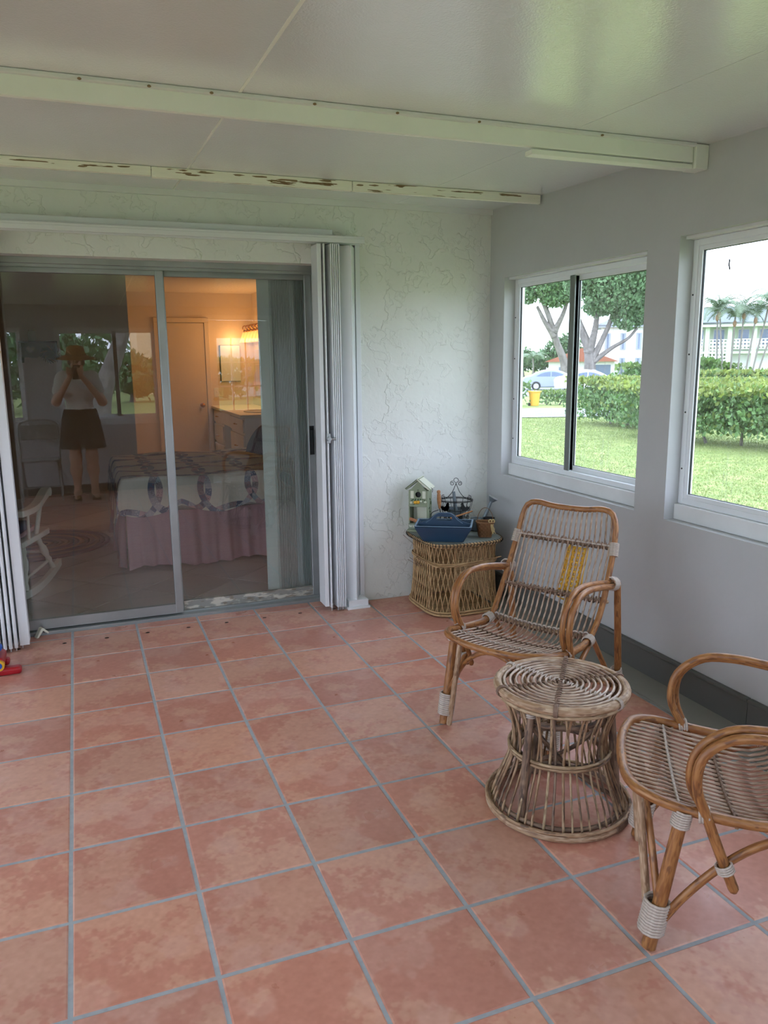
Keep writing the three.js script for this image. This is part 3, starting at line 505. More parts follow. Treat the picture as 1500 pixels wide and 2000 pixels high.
{
  // wire basket with roosters
  const k = thing('wire_basket', 'black wire basket with scrolled handle and two roosters behind the blue caddy', 'basket', [2.52, LID, .13], R(-30));
  const r = .0018, ell = (y, a, b, n = 24) => Array.from({ length: n }, (_, i) => [Math.cos(i / n * 6.283) * a, y, Math.sin(i / n * 6.283) * b]);
  for (const [y, a, b] of [[.005, .055, .045], [.06, .07, .058], [.115, .085, .07], [.168, .1, .082], [.174, .1, .082]]) put('hoop', tube(ell(y, a, b), y > .11 ? r * 1.3 : r, 40, 5, true), M.black, k);
  for (let i = 0; i < 16; i++) { const a = i / 16 * 6.283, c = Math.cos(a), s = Math.sin(a); put('upright', tube([[c * .055, .005, s * .045], [c * .07, .06, s * .058], [c * .1, .17, s * .082]], r * .8, 8, 4, false, false), M.black, k); }
  const scroll = (x, y, q, n = 1.3) => tube(Array.from({ length: 18 }, (_, i) => { const a = i / 17 * n * 6.283, rad = .004 + .01 * i / 17; return [x + q * Math.cos(a) * rad, y + Math.sin(a) * rad, 0]; }), r, 26, 4, false, false);
  for (const q of [-1, 1]) put('handle', tube([[q * .1, .17, 0], [q * .06, .18, 0], [q * .025, .215, 0], [q * .006, .255, 0], [0, .272, 0]], r * 1.1, 18, 5), M.black, k);
  put('handle_ring', new THREE.TorusGeometry(.0135, r, 5, 18).translate(0, .29, 0), M.black, k);
  for (const [x, y, q] of [[-.022, .271, -1], [.022, .271, 1], [-.075, .187, -1], [.078, .187, 1]]) put('scroll', scroll(x, y, q), M.black, k);
  for (let i = 0; i < 8; i++) put('scroll', scroll((i - 3.5) * .02, .03 + (i % 2) * .05, i % 2 ? 1 : -1).translate(0, 0, .062 + (i % 2) * .008), M.black, k);
  for (const q of [-1, 1]) {
    const s = new THREE.Shape(); s.moveTo(-.006, 0); s.lineTo(.01, 0); s.bezierCurveTo(.026, .006, .034, .02, .036, .034); s.lineTo(.024, .026); s.lineTo(.022, .036); s.lineTo(.014, .024); s.bezierCurveTo(.006, .026, .0, .036, -.002, .046); s.lineTo(-.006, .054); s.lineTo(-.01, .05); s.lineTo(-.013, .053); s.lineTo(-.014, .044); s.lineTo(-.022, .04); s.lineTo(-.013, .036); s.bezierCurveTo(-.02, .02, -.014, .008, -.006, 0);
    put('rooster', extrude(s, .0025).scale(q > 0 ? 1 : -1, 1, 1).translate(q * .052, .116, .072), M.black, k);
  }
  // galvanised can standing in the basket: spout pipe seen above the wires
  const can = thing('tin_can', 'mottled galvanised tin planter standing inside the wire basket', 'can', [2.52, LID + .006, .13], R(-30));
  put('body', lathe([[0, .002], [.042, .002], [.05, .11], [.0515, .113], [.048, .11], [.041, .006], [0, .006]], 24), M.galv, can);
  put('spout', rod([.005, .05, .005], [-.014, .215, 0], .014, .009, 10), M.galv, can);
  // trowel with a wooden handle
  const tr = thing('garden_trowel', 'garden trowel standing handle-up with a turned wooden grip', 'trowel', [2.405, LID, .155], R(-20));
  put('blade', sheet(6, 8, (u, v) => { const x = (u - .5) * .05 * Math.sqrt(Math.min(1, v * 3 + .02)); return [x, v * .07, -x * x * 12]; }), M.black, tr);
  put('shank', tube([[0, .065, 0], [.002, .1, .008], [-.004, .135, .004]], .0035, 10, 6), M.black, tr);
  put('handle', lathe([[0, 0], [.006, 0], [.0075, .012], [.0115, .035], [.0125, .06], [.011, .082], [.0085, .092], [.012, .1], [.0095, .109], [0, .112]], 14).rotateZ(.06).translate(-.004, .132, .004), M.wood, tr);
  put('guard', tube([[.0, .06, .01], [-.045, .04, .02], [-.06, .075, .02], [-.05, .11, .015], [-.012, .125, .008]], .0022, 20, 5), M.black, tr);
  // cultivator lying behind the caddy
  const cu = thing('hand_rake', 'small black hand rake with curled tines lying behind the blue caddy', 'rake', [2.385, LID, .205], R(-30));
  for (let i = 0; i < 4; i++) put('tine', tube([[-.03 + i * .018, .004, .012], [-.034 + i * .02, .05, .01], [-.03 + i * .02, .066, 0], [-.022 + i * .019, .06, -.012], [-.018 + i * .018, .004, -.02]], .0026, 14, 5), M.black, cu);
  // watering can
  const wc = thing('watering_can', 'small galvanised watering can with a long spout and round rose', 'watering can', [2.605, LID, .235], R(-8));
  put('body', lathe([[0, 0], [.036, 0], [.038, .004], [.036, .07], [.037, .074], [.03, .074], [.03, .006], [0, .006]], 22), M.galv, wc);
  put('spout', rod([.02, .022, .01], [.086, .175, .015], .0125, .0085, 12), M.galv, wc);
  put('rose', rod([.0835, .17, .015], [.096, .192, .0165], .012, .029, 18), M.galv, wc);
  put('rose_face', rod([.096, .192, .0165], [.0985, .1965, .017], .0305, .0285, 18), M.steel, wc);
  put('handle', tube([[-.036, .06, 0], [-.075, .07, 0], [-.085, .035, 0], [-.038, .012, 0]], .003, 18, 5), M.galv, wc);
  // little splint basket with raffia
  const sb = thing('splint_basket', 'little brown splint basket with a hoop handle and raffia bow', 'basket', [2.57, LID, .405], R(-20));
  const bw = (y) => .036 + y * .16, sq = (s, k) => { const a = s * 6.283, c = Math.cos(a), n = Math.sin(a), q = Math.pow(Math.pow(Math.abs(c), 4) + Math.pow(Math.abs(n), 4), -.25); return [c * q * k, n * q * k * .85]; };
  put('inside', sheet(28, 3, (u, v) => { const y = .004 + v * .078, [x, z] = sq(u, bw(y) - .003); return [x, y, z]; }), M.splint, sb);
  put('bottom', bx(-.034, .034, .001, .005, -.029, .029), M.splint, sb);
  for (let j = 0; j < 7; j++) put('weaver', sheet(56, 1, (u, v) => { const y = .004 + j * .0115 + v * .0105, o = .0014 * (Math.round(u * 28) % 2 === j % 2 ? 1 : -1), [x, z] = sq(u, bw(y) + o); return [x, y, z]; }), M.splint, sb);
  put('rim', tube(Array.from({ length: 24 }, (_, i) => { const [x, z] = sq(i / 24, bw(.085) + .001); return [x, .086, z]; }), .0035, 40, 5, true), M.splint, sb);
  put('hoop_handle', tube(Array.from({ length: 11 }, (_, i) => { const a = Math.PI * i / 10; return [Math.cos(a) * .046, .08 + Math.sin(a) * .088, 0]; }), .0018, 26, 5), M.splint, sb);
  for (let i = 0; i < 11; i++) put('raffia_strand', tube([[.03, .088, .03], [.036 + rr(-.01, .01), .08, .038], [.04 + rr(-.012, .012), .05, .042], [.042 + rr(-.014, .014), .02 + rr(0, .02), .044 + rr(-.006, .006)]], .0013, 8, 4, false, false), M.raffia, sb);
  put('raffia_bow', [new THREE.TorusGeometry(.009, .003, 5, 10).translate(.024, .096, .034), new THREE.TorusGeometry(.009, .003, 5, 10).rotateZ(1).translate(.04, .096, .036)], M.raffia, sb);
  const bowl = thing('dark_pot', 'black pot standing behind the splint basket', 'pot', [2.64, LID, .32]);
  put('body', lathe([[0, 0], [.026, 0], [.034, .085], [.037, .088], [.033, .088], [.026, .01], [0, .01]], 20), M.black, bowl);
  const st = thing('wooden_dowel', 'thin brown wooden stick resting on the blue caddy edge', 'stick', [2.46, LID + .112, .31], R(-10));
  put('stick', rod([-.06, -.012, 0], [.075, .022, -.01], .0055, .0045, 8), M.wood, st);
}
{
  // red and blue plastic toy by the folded shutter
  const t = thing('toy_vehicle', 'red and blue plastic toy beside the folded shutter', 'toy', [-.03, 0, .39]);
  put('foot', [new RoundedBoxGeometry(.26, .036, .05, 2, .014).translate(.01, .019, .03)], M.red, t);
  put('foot', new RoundedBoxGeometry(.2, .034, .05, 2, .014).translate(-.02, .02, -.1), M.red, t);
  put('body', new RoundedBoxGeometry(.2, .05, .16, 2, .02).translate(-.03, .062, -.03), M.red, t);
  put('wheel', rod([.045, .055, .03], [.045, .055, .062], .026, .026, 18), M.yellow, t);
  put('hub', rod([.045, .055, .06], [.045, .055, .068], .017, .014, 14), M.blueToy, t);
  put('cap', new THREE.SphereGeometry(.075, 20, 12).scale(1.1, .45, 1).translate(-.02, .115, -.03), M.blueToy, t);
}
// ---------- bedroom behind the glass ----------
const BR = 2.73, BL = -2.0, BC = 2.29, ZP = -4.2, ZB = -6.5;
{
  const noise = tex(256, 256, (u, v) => 128 + 120 * (fbm(u, v, 32, 3, 331) - .5) * 2, false, 1.5);
  M.roomWall = std({ name: 'bedroom_wall_paint', color: 0xcfcbc2, roughness: .8, bumpMap: noise, bumpScale: .001 });
  M.creamWall = std({ name: 'cream_wall_paint', color: 0xd9cdb4, roughness: .75, bumpMap: noise, bumpScale: .001 });
  M.popcorn = std({ name: 'popcorn_ceiling', color: 0xdcd3c2, roughness: .95, bumpMap: noise, bumpScale: .006 });
  M.pale = [0xc3c1ba, 0xcbc8c0, 0xbdbbb4].map((c, i) => std({ name: 'pale_tile_' + i, color: c, roughness: .3, bumpMap: noise, bumpScale: .0004 }));
  M.rockerWhite = std({ name: 'white_rocker_paint', color: 0xe4e4d8, roughness: .5 });
  built('wall_bedroom_right', bx(BR, 2.915, -.3, 2.6, ZB - .1, -.25), M.creamWall, 'cream bedroom side wall above the vanity');
  built('wall_bedroom_back', bx(.87, 2.915, -.3, 2.6, ZB - .2, ZB), M.creamWall, 'cream dressing area wall with a flush door');
  built('wall_bedroom_partition', [bx(BL, .99, -.3, 2.6, ZP - .12, ZP), bx(.87, .99, -.3, 2.6, ZB, ZP - .12)], M.roomWall, 'bedroom partition wall with a heart shelf');
  built('wall_bedroom_left', bx(BL - .2, BL, -.3, 2.6, ZP, -.25), M.roomWall, 'bedroom side wall');
  built('ceiling_bedroom', bx(BL - .2, 2.915, BC, 2.6, ZB - .2, -.25), M.popcorn, 'popcorn bedroom ceiling');
  built('baseboard_bedroom', bx(BL, .99, 0, .09, ZP, ZP + .015, .003), M.trimWhite, 'white bedroom baseboard');
  const fl = built('floor_bedroom', bx(BL - .2, 2.915, -.3, -.004, ZB - .1, -.25), M.grout, 'pale bedroom tile floor laid on the diagonal');
  // diagonal floor tiles, cut to the room
  const P = .43, c45 = Math.SQRT1_2, clip = (pts, f) => { const o = []; pts.forEach((p, i) => { const q = pts[(i + 1) % pts.length], a = f(p), b = f(q); if (a >= 0) o.push(p); if (a * b < 0) { const t = a / (a - b); o.push([lerp(p[0], q[0], t), lerp(p[1], q[1], t)]); } }); return o; };
  const whole = extrude(poly([[-.5, -.5], [.5, -.5], [.5, .5], [-.5, .5]].map(([a, b]) => { const s = P - .007; return [(a * c45 - b * c45) * s, (a * c45 + b * c45) * s]; })), .008).rotateX(-Math.PI / 2).translate(0, -.009, 0);
  for (let i = -16; i < 16; i++) for (let j = -16; j < 16; j++) {
    const cx = (i * c45 - j * c45) * P + .13, cz = (i * c45 + j * c45) * P - 2.3;
    const q = [[-.5, -.5], [.5, -.5], [.5, .5], [-.5, .5]].map(([a, b]) => { const s = P - .007; return [cx + (a * c45 - b * c45) * s, cz + (a * c45 + b * c45) * s]; });
    if (cx < -1.2 && cz < -3) continue;
    let r = clip(clip(clip(clip(q, (p) => p[0] - BL), (p) => BR - p[0]), (p) => -.235 - p[1]), (p) => p[1] - (cx < .8 ? ZP : ZB));
    if (r.length < 3) continue;
    const cut = r.length !== 4 || r.some((p, k) => Math.hypot(p[0] - q[k][0], p[1] - q[k][1]) > 1e-6);
    const m = put('tile', cut ? extrude(poly(r.map(([x, z]) => [x, -z])), .008).rotateX(-Math.PI / 2).translate(0, -.009, 0) : whole, M.pale[((i * 5 + j * 3) % 3 + 3) % 3], fl);
    if (!cut) m.position.set(cx, 0, cz);
  }
  // flush closet door
  const d = structure('door_2', 'plain flush door with a brass knob in the cream wall', [1.5, 0, ZB]);
  put('leaf', bx(.005, .575, .008, 1.905, .002, .03, .002), M.creamWall, d);
  put('casing', [bx(-.06, 0, 0, 1.91, .0, .042, .004), bx(.58, .64, 0, 1.91, 0, .042, .004), bx(-.06, .64, 1.911, 1.97, 0, .042, .004)], M.creamWall, d);
  put('knob', [new THREE.SphereGeometry(.028, 16, 12).scale(1, 1, .8).translate(.51, .835, .09), rod([.51, .835, .03], [.51, .835, .08], .011), rod([.51, .835, .03], [.51, .835, .038], .03, .028, 18)], M.brass, d);
  const sw = thing('light_switch', 'ivory double light switch plate beside the flush door', 'switch', [2.235, 1.0, ZB]);
  put('plate', bx(-.06, .06, -.06, .06, .0, .007, .003), M.plastic, sw);
  for (const x of [-.023, .023]) put('toggle', bx(x - .006, x + .006, -.006, .014, .006, .018, .002), M.plastic, sw);
  const pn = thing('wall_picture', 'pale blue canvas picture on the cream wall by the corner', 'picture', [2.4, 1.14, ZB]);
  put('backing', bx(-.13, .14, 0, .48, .0, .02, .002), M.black, pn); put('canvas', bx(-.12, .14, .005, .475, .02, .026, .001), std({ name: 'pale_blue_canvas', color: 0xd3e2e6, roughness: .6 }), pn);
}
{
  // vanity along the side wall
  const v = thing('vanity_cabinet', 'white vanity cabinet with drawers and a kneehole', 'cabinet', [2.44, 0, -5.45]);
  const x0 = -.29, x1 = .28;
  put('body', [bx(x0 + .02, x1, .08, .79, -1.04, -.34), bx(x0 + .02, x1, .08, .79, .18, 1.0), bx(x1 - .02, x1, .08, .79, -.34, .18), bx(x0 + .08, x1, 0, .08, -1.0, -.34), bx(x0 + .08, x1, 0, .08, .18, .98)], M.trimWhite, v);
  for (const [a, b] of [[-1.02, -.36], [.2, .98]]) for (let k = 0; k < 3; k++) { const dr = put('drawer', bx(x0, x0 + .02, .62 - k * .25 + (k ? 0 : 0), .77 - k * .25 + (k ? .07 : 0), a, b, .004), M.trimWhite, v); put('pull', tube([[x0 - .002, .7 - k * .25, (a + b) / 2 - .05], [x0 - .025, .7 - k * .25, (a + b) / 2 - .04], [x0 - .025, .7 - k * .25, (a + b) / 2 + .04], [x0 - .002, .7 - k * .25, (a + b) / 2 + .05]], .004, 14, 5), M.brass, dr); }
  put('apron', bx(x0, x0 + .02, .63, .79, -.36, .2, .004), M.trimWhite, v);
  const t = thing('vanity_counter', 'long vanity countertop with an oval basin', 'countertop', [2.44, .79, -5.45]);
  put('slab', bx(-.32, .29, 0, .035, -1.05, 1.02, .006), M.cream, t); put('backsplash', bx(.265, .288, .035, .13, -1.05, 1.02, .004), M.cream, t);
  put('basin_rim', new THREE.TorusGeometry(.17, .014, 8, 30).rotateX(Math.PI / 2).scale(.85, 1, 1.2).translate(-.02, .038, .5), M.plastic, t);
  put('tap', tube([[.2, .035, .5], [.2, .14, .5], [.16, .17, .5], [.1, .15, .5]], .01, 16, 8), M.steel, t);
  const mi = thing('vanity_mirror', 'wide frameless mirror over the vanity under the brass lamp', 'mirror', [BR, .96, -5.45]);
  put('mirror_glass', bx(-.012, -.001, 0, .6, -.9, 1.0, .001), std({ name: 'vanity_mirror_silver', color: 0xe6ecea, metalness: 1, roughness: .03 }), mi);
  // glowing vanity lamp: curled brass arms with fluted glass shades
  const l = thing('vanity_lamp', 'brass vanity lamp with a row of glowing fluted glass shades', 'lamp', [BR, 1.74, -5.65]);
  put('back_plate', bx(-.03, -.001, -.03, .05, -.78, .72, .006), M.brass, l);
  M.shade = phys({ name: 'lit_lamp_shade_glass', color: 0xffe0a8, roughness: .9, transmission: .5, thickness: 0, emissive: 0xffc070, emissiveIntensity: .45 });
  M.bulb = std({ name: 'lit_lamp_bulb', color: 0xfff2d8, emissive: 0xffc872, emissiveIntensity: 2 });
  const flute = sheet(28, 4, (u, w) => { const a = u * 6.283, r = (.034 + w * .034 + .012 * w * w) * (1 + .07 * Math.cos(a * 10)); return [Math.cos(a) * r, .07 - w * .13, Math.sin(a) * r]; });
  for (let i = 0; i < 8; i++) {
    const z = -.72 + i * .196;
    put('arm', tube([[-.02, 0, z], [-.06, .05, z], [-.1, .12, z], [-.15, .12, z], [-.155, .075, z], [-.115, .062, z], [-.105, .09, z]], .007, 26, 6), M.brass, l);
    put('socket', lathe([[0, 0], [.022, 0], [.026, .03], [.015, .045], [0, .048]], 12).translate(-.125, .03, z), M.brass, l);
    const s = put('shade', flute.clone().translate(-.125, -.03, z), M.shade, l); s.userData.label = 'glowing fluted glass shade';
    put('bulb', new THREE.SphereGeometry(.022, 12, 10).translate(-.125, -.03, z), M.bulb, s);
    const p = new THREE.PointLight(0xffb878, .066); p.position.set(-.3, -.06, z); p.castShadow = true; p.name = 'vanity_bulb_light'; p.shadow.radius = 1; l.add(p);
  }
}
{
  // bed with pink ruffle and ring quilt
  const X0 = .7, X1 = 2.66, Z0 = -2.86, Z1 = -1.3, TOP = .63;
  M.pink = std({ name: 'pink_ruffle_cotton', map: tex(256, 256, (u, v) => { const g = 12 * (vnoise(u, v, 128, 341) - .5); return [190 + g, 156 + g, 164 + g]; }, true, 3), roughness: .9 });
  M.sheet = std({ name: 'white_bed_linen', color: 0xd9d8d2, roughness: .9 });
  const b = thing('bed', 'double bed with a pink gathered ruffle behind the glass', 'bed', [0, 0, 0]);
  put('box_spring', bx(X0 + .04, X1, .16, .38, Z0, Z1 - .04, .03), M.sheet, b); put('mattress', bx(X0 + .02, X1, .38, TOP - .012, Z0, Z1 - .015, .06), M.sheet, b);
  for (const [x, z] of [[X0 + .12, Z0 + .1], [X0 + .12, Z1 - .14], [X1 - .12, Z0 + .1], [X1 - .12, Z1 - .14]]) put('leg', rod([x, 0, z], [x, .17, z], .025, .03, 10), M.wood, b);
  const gather = (L, x, ph, v) => .022 * v * (Math.sin(x * 46 + ph) + .6 * Math.sin(x * 27 + 1.3 + ph) + .4 * Math.sin(x * 83 + ph * 2));
  put('ruffle', sheet(420, 10, (u, v) => { const x = lerp(X0, X1, u); return [x + .006 * v * Math.sin(x * 60), .4 - v * (.385 - .012 * Math.sin(x * 9)), Z1 + .012 + .03 * v + gather(1, x, 0, .35 + .65 * v)]; }), M.pink, b);
  put('ruffle', sheet(300, 10, (u, v) => { const z = lerp(Z0, Z1 + .02, u); return [X0 - .012 - .03 * v - gather(1, z, .7, .35 + .65 * v), .4 - v * .385, z]; }), M.pink, b);
  const hb = thing('bed_headboard', 'arched cane headboard at the end of the bed', 'headboard', [2.7, 0, -2.08]);
  put('hoop', tube([[0, .0, -.78], [0, .6, -.78], [0, .85, -.7], [0, .98, -.4], [0, 1.02, 0], [0, .98, .4], [0, .85, .7], [0, .6, .78], [0, 0, .78]], .018, 50, 8), M.rattanPale, hb);
  for (let i = -6; i <= 6; i++) put('spindle', rod([0, .4, i * .11], [0, .99 - .0042 * i * i, i * .11], .008), M.rattanPale, hb);
  // quilt: printed patchwork rings in cream
  const N = 1024, quiltMap = canvasTex(N, N, (g) => {
    g.fillStyle = '#dcdcd2'; g.fillRect(0, 0, N, N);
    let q = 7; const rn = () => { q = (q * 16807) % 2147483647; return q / 2147483647; };
    const cols = ['#6f7f96', '#8b98aa', '#b9bac4', '#5b6a86', '#a9abb8', '#c4a9b0', '#8f8b93', '#9fb0bf'];
    const S = N / 4, ring = S * .74;
    for (let i = -1; i < 5; i++) for (let j = -1; j < 5; j++) {
      const cx = (i + .5) * S, cy = (j + .5) * S;
      for (let k = 0; k < 24; k++) { const a0 = k / 24 * 6.283, a1 = (k + 1) / 24 * 6.283; g.fillStyle = cols[Math.floor(rn() * cols.length)]; g.beginPath(); g.arc(cx, cy, ring * .88, a0, a1); g.arc(cx, cy, ring * .7, a1, a0, true); g.closePath(); g.fill();
        const m = (a0 + a1) / 2, kind = rn(); for (let n = 0; n < 9; n++) { const rr_ = ring * (.72 + rn() * .14), aa = a0 + (a1 - a0) * rn(); g.fillStyle = kind < .25 ? '#a64a5a' : kind < .5 ? '#2f3440' : '#e4e4e2'; g.fillRect(cx + Math.cos(aa) * rr_, cy + Math.sin(aa) * rr_, 3, 3); } }
    }
  });
  M.quilt = std({ name: 'ring_quilt_print', map: quiltMap, roughness: .92, bumpMap: tex(256, 256, (u, v) => 128 + 60 * (fbm(u, v, 8, 3, 351) - .5) * 2 - 30 * (Math.abs((u * 8 % 1) - .5) < .04 ? 1 : 0), false, 4), bumpScale: .004 });
  const drop = .27, W = X1 - X0, D = Z1 - Z0 + .02, nu = 150, nv = 120;
  const q = put('quilt', sheet(nu, nv, (u, v) => {
    let a = lerp(-drop - .06, W, u), s = lerp(D, -drop, v);       // a along the bed, s from the far edge over the near edge
    const scal = .05 * Math.abs(Math.sin((a + .1) * 6.6)), scalA = .05 * Math.abs(Math.sin((s + .1) * 6.6));
    let da = Math.max(0, -a), ds = Math.max(0, -s); if (ds > 0) ds *= 1 - .2 + scal * 4; if (da > 0) da *= .85 + scalA * 3;
    const rnd_ = .03, down = Math.max(da, ds) + .25 * Math.min(da, ds);
    const x = X0 + Math.max(a, 0) - (1 - Math.exp(-da / rnd_)) * .035 - da * .1 * (ds > 0 ? 1.6 : 1), z = Z1 - Math.max(s, 0) + (1 - Math.exp(-ds / rnd_)) * .035 + ds * .12 * (da > 0 ? 1.6 : 1) + .006 * Math.sin(a * 31) * Math.min(1, ds * 8);
    const y = TOP + .012 + .008 * Math.sin(a * 9 + s * 7) - Math.max(0, down - .012);
    return [x, y + (s > D - .08 ? -(s - D + .08) * .8 : 0), z];
  }), M.quilt, scene);
  { const uv = q.geometry.attributes.uv; for (let i = 0; i < uv.count; i++) uv.setXY(i, uv.getX(i) * (W + drop) / 1.3 + .1, uv.getY(i) * (D + drop) / 1.3 - .17); }
  tag(q, 'cream quilt with blue patchwork rings and scalloped hem over the bed', 'quilt');
  M.denim = std({ name: 'denim', map: tex(256, 256, (u, v) => { const s = Math.abs((u * 24) % 1 - .5) < .12 ? 18 : 0, g = 14 * (vnoise(u, v, 128, 361) - .5); return [58 + s + g, 72 + s + g, 98 + s + g]; }, true, 2), roughness: .92 });
  const p = thing('denim_pillow', 'dark blue denim pillow leaning on the bed quilt', 'pillow', [1.82, TOP + .055, -1.98], R(-60));
  put('cushion', sheet(28, 28, (u, v) => { const a = (u - .5) * 2, b = (v - .5) * 2, th = .085 * Math.pow(Math.max(0, (1 - a * a) * (1 - b * b)), .45); return [a * .22 * (1 - .06 * b * b), (b + 1) * .145 * (1 - .05 * a * a), th]; }).rotateX(-.75), M.denim, p);
  put('cushion', sheet(28, 28, (u, v) => { const a = (.5 - u) * 2, b = (v - .5) * 2, th = .085 * Math.pow(Math.max(0, (1 - a * a) * (1 - b * b)), .45); return [a * .22 * (1 - .06 * b * b), (b + 1) * .145 * (1 - .05 * a * a), -th]; }).rotateX(-.75), M.denim, p);
}
{
  // white rocking chair
  const c = thing('rocking_chair', 'white painted wooden rocking chair by the sliding glass', 'rocking chair', [-.083, 0, -1.11], R(165.5));
  const turned = (a, b, r) => { const A = V(...a), B = V(...b), d = B.clone().sub(A), L = d.length(); const g = lathe([[0, 0], [r * .7, 0], [r * .85, .1 * L], [r * .6, .2 * L], [r, .3 * L], [r * .7, .38 * L], [r * 1.15, .52 * L], [r * 1.2, .66 * L], [r * .75, .78 * L], [r * .95, .88 * L], [r * .7, L], [0, L]], 12); g.applyQuaternion(new THREE.Quaternion().setFromUnitVectors(V(0, 1, 0), d.normalize())); return g.translate(A.x, A.y, A.z); };
  for (const s of [-1, 1]) {
    const run = []; for (let i = 0; i <= 14; i++) { const z = -.5 + i * .066; run.push([z, .0 + .11 * (z * z) / .25 * .55]); }
    const sh = new THREE.Shape(); run.forEach(([z, y], i) => i ? sh.lineTo(z, y) : sh.moveTo(z, y)); run.slice().reverse().forEach(([z, y]) => sh.lineTo(z, y + .042)); sh.closePath();
    const rk = put('rocker_runner', extrude(sh, .026, .003).rotateY(-Math.PI / 2).translate(s * .23 + .013, .003, 0), M.rockerWhite, c);
    put('leg', turned([s * .23, .06, .29], [s * .2, .32, .1], .021), M.rockerWhite, c); put('leg', turned([s * .23, .055, -.27], [s * .2, .32, -.17], .021), M.rockerWhite, c);
    put('side_stretcher', rod([s * .222, .13, .235], [s * .222, .13, -.24], .0095, .0095, 8), M.rockerWhite, c);
    const ar = put('arm', extrude((() => { const p = new THREE.Shape(); p.moveTo(-.3, .56); p.bezierCurveTo(-.15, .545, -.02, .535, .08, .56); p.bezierCurveTo(.16, .58, .2, .608, .25, .612); p.absarc(.262, .588, .026, 1.6, -2.2, true); p.bezierCurveTo(.2, .565, .16, .55, .08, .53); p.bezierCurveTo(-.02, .508, -.15, .515, -.3, .53); p.closePath(); return p; })(), .05, .004).rotateY(-Math.PI / 2).translate(s * .235 + .025, 0, 0), M.rockerWhite, c);
    put('arm_post', rod([s * .225, .35, .02], [s * .235, .555, .125], .014, .017, 10), M.rockerWhite, ar); put('arm_spindle', rod([s * .225, .35, -.12], [s * .235, .53, -.13], .0095, .008, 8), M.rockerWhite, ar);
    put('back_post', rod([s * .19, .34, -.22], [s * .2, 1.02, -.42], .017, .015, 10), M.rockerWhite, c);
  }
  put('seat', (() => { const s = new THREE.Shape(); s.moveTo(-.22, -.25); s.lineTo(.22, -.25); s.lineTo(.25, .18); s.quadraticCurveTo(.25, .25, .16, .255); s.lineTo(-.16, .255); s.quadraticCurveTo(-.25, .25, -.25, .18); s.closePath(); return extrude(s, .026, .005).rotateX(Math.PI / 2).translate(0, .352, 0); })(), M.rockerWhite, c);
  for (let i = -3; i <= 3; i++) put('back_spindle', rod([i * .05, .35, -.225], [i * .053, .94, -.395], .009, .007, 8), M.rockerWhite, c);
  put('crest_rail', tube([[-.235, .95, -.4], [-.12, 1.0, -.425], [0, 1.015, -.432], [.12, 1.0, -.425], [.235, .95, -.4]], .028, 24, 8).scale(1, 1, 1), M.rockerWhite, c);
  put('front_stretcher', rod([-.22, .2, .19], [.22, .2, .19], .01, .01, 8), M.rockerWhite, c); put('rear_stretcher', rod([-.22, .2, -.215], [.22, .2, -.215], .01, .01, 8), M.rockerWhite, c);
  const k = thing('seat_cushion', 'dark blue cushion lying on the rocking chair seat', 'cushion', [-.083, .355, -1.11], R(165.5));
  put('pad', new RoundedBoxGeometry(.36, .08, .34, 3, .038).translate(0, .04, -.05), M.denim, k); put('ruffle', tube([[-.18, .03, .12], [0, .03, .13], [.18, .03, .12], [.19, .03, -.05], [.18, .03, -.21], [0, .03, -.23], [-.18, .03, -.21], [-.19, .03, -.05]], .014, 40, 6, true), M.pink, k);
  // oval braided rug
  const r = thing('braided_rug', 'oval dark plum braided rug on the bedroom tiles', 'rug', [.02, 0, -2.35], R(6));
  const rugC = [0x57414f, 0x4c3a49, 0x6d5350, 0x594552, 0x3f3444, 0x7a5c55].map((h, i) => std({ name: 'rug_braid_' + i, color: h, roughness: .95 }));
  for (let i = 0; i < 13; i++) { const a = .1 + i * .0375, b = .045 + i * .0375; const br = put('braid', tube(Array.from({ length: 20 }, (_, k) => { const q = k / 20 * 6.283; return [Math.cos(q) * a * 1.05, .012, Math.sin(q) * b * 1.05]; }), .0205, 44, 6, true).scale(1, .55, 1), rugC[(i * 5) % 6], r); }
  // heart shelf with jar and wreath on the partition
  const h = thing('wall_shelf', 'dark green wall shelf with a heart cut-out on the partition', 'shelf', [.14, 1.42, ZP]);
  const green = std({ name: 'dark_green_paint', color: 0x1b2a28, roughness: .55 });
  const bs = new THREE.Shape(); bs.moveTo(-.16, .0); bs.lineTo(-.16, .19); bs.lineTo(.16, .19); bs.lineTo(.16, 0); bs.bezierCurveTo(.14, .06, .06, .02, 0, .06); bs.bezierCurveTo(-.06, .02, -.1, .07, -.135, .05); bs.lineTo(-.14, 0); bs.closePath();
  const ht = new THREE.Path(); ht.moveTo(-.075, .09); ht.bezierCurveTo(-.1, .115, -.125, .13, -.105, .15); ht.bezierCurveTo(-.09, .16, -.08, .152, -.075, .142); ht.bezierCurveTo(-.07, .152, -.06, .16, -.045, .15); ht.bezierCurveTo(-.025, .13, -.05, .115, -.075, .09); bs.holes.push(ht);
  put('back_board', extrude(bs, .014).translate(0, 0, .0), green, h); put('shelf_board', bx(-.17, .17, .19, .205, 0, .12, .003), green, h);
  for (const s of [-1, 1]) put('side_bracket', bx(s * .16 - .008, s * .16 + .008, .06, .19, .014, .1, .002), green, h);
  const j = thing('glass_jar', 'glass storage jar with a metal lid on the heart shelf', 'jar', [.09, 1.626, ZP + .06]);
  put('body', lathe([[0, 0], [.034, 0], [.037, .008], [.037, .085], [.03, .095], [.03, .1]], 20), M.clear, j); put('lid', lathe([[.032, .095], [.033, .112], [0, .114]], 20), M.steel, j);
  const w = thing('twig_wreath', 'small dark twig wreath hanging from the heart shelf', 'wreath', [.24, 1.5, ZP + .035]);
